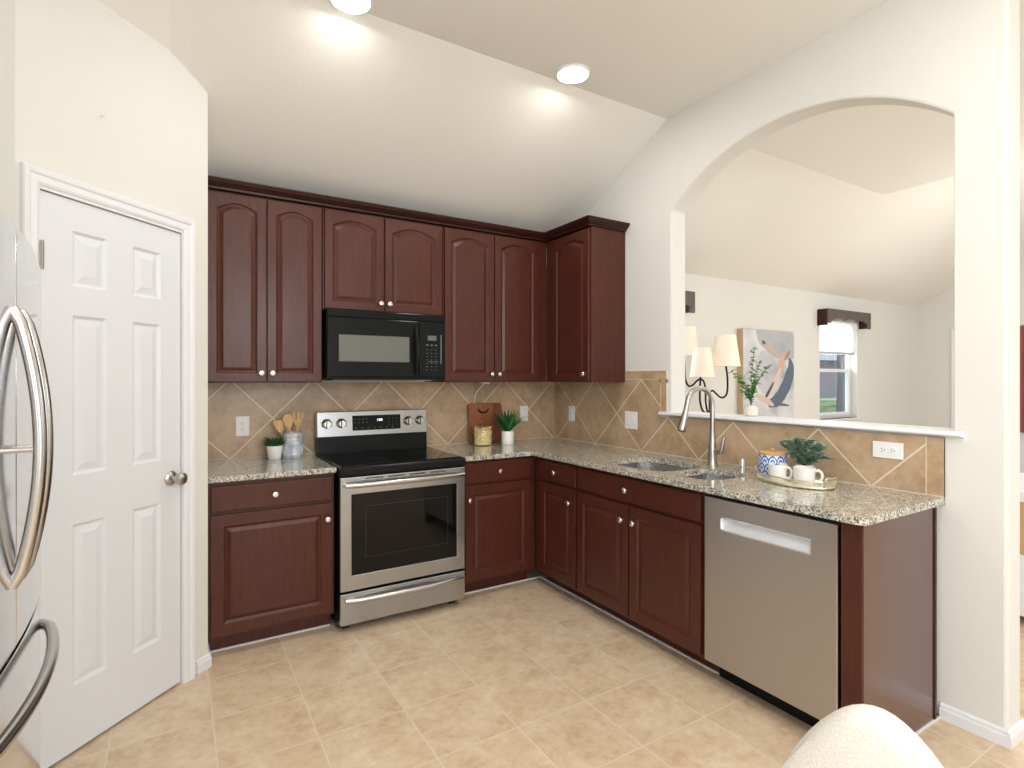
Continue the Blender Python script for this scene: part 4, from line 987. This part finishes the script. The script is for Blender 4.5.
bk = obj('backrest', shell(.27, .06, 0, math.radians(106), .36, .860), M_boucle, ch, smooth=True)
bm = bmesh.new(); lathe(bm, [(0, .36), (.18, .36), (.192, .38), (.194, .42), (.18, .445), (0, .455)], .01, 0, seg=40); obj('seat', bm, M_boucle, ch, smooth=True)
for a in (45, 135, 225, 315):
    a = math.radians(a); bm = bmesh.new(); tube(bm, [(.15*math.cos(a), .15*math.sin(a), .365), (.21*math.cos(a), .21*math.sin(a), 0)], [.018, .011], 12); obj('leg', bm, mat('dark_wood_leg', (.04, .02, .012), .4), ch)

# ------------------------------------------------------------------ outside the living room windows
tag(obj('lawn', B(-5, 60, YB+1.0, 60, -.2, -.15), mat('grass_green', srgb(140, 160, 124), .9)), 'green lawn outside the living room window', 'lawn', kind='stuff')
hd = bmesh.new(); box(hd, 20, 40, 12.0, 12.9, -.15, .55)
bmesh.ops.subdivide_edges(hd, edges=hd.edges[:], cuts=12, use_grid_fill=True)
for v in hd.verts: v.co += Vector((random.uniform(-.06, .06), random.uniform(-.06, .06), random.uniform(-.06, .06)))
tag(obj('hedge', hd, mat('hedge_green', srgb(138, 160, 130), .9)), 'low green hedge seen through the living room window', 'hedge')
hs = thing('neighbour_house', 'grey house seen through the living room window', 'house', (0, 0, 0))
obj('wall', B(18, 46, 15, 22, -.15, 2.3), mat('grey_siding', srgb(138, 134, 146), .9), hs)
bm = bmesh.new(); prism(bm, [(14.5, 2.3), (22.5, 2.3), (18.5, 5.2)], lambda a, b, d: (d, a, b), 17.5, 46.5); obj('roof', bm, mat('grey_shingle', srgb(146, 152, 158), .9), hs)
bm = bmesh.new(); tube(bm, [(15.4, 8.0, -.2), (15.45, 8.0, 1.5), (15.3, 8.05, 3.6)], [.15, .11, .08], 12)
tr_ = thing('tree', 'tree with dark trunk seen through the living room window', 'tree', (0, 0, 0)); obj('trunk', bm, mat('dark_bark', srgb(70, 66, 76), .9), tr_)
bm = bmesh.new()
for k in range(7):
    bmesh.ops.create_icosphere(bm, subdivisions=2, radius=random.uniform(.7, 1.1), matrix=Matrix.Translation((15.3+random.uniform(-1, 1), 8+random.uniform(-.8, .8), 4.3+random.uniform(-.5, .8))))
for v in bm.verts: v.co += Vector((random.uniform(-.12, .12), random.uniform(-.12, .12), random.uniform(-.12, .12)))
obj('crown', bm, mat('tree_crown_green', srgb(96, 128, 88), .9), tr_)
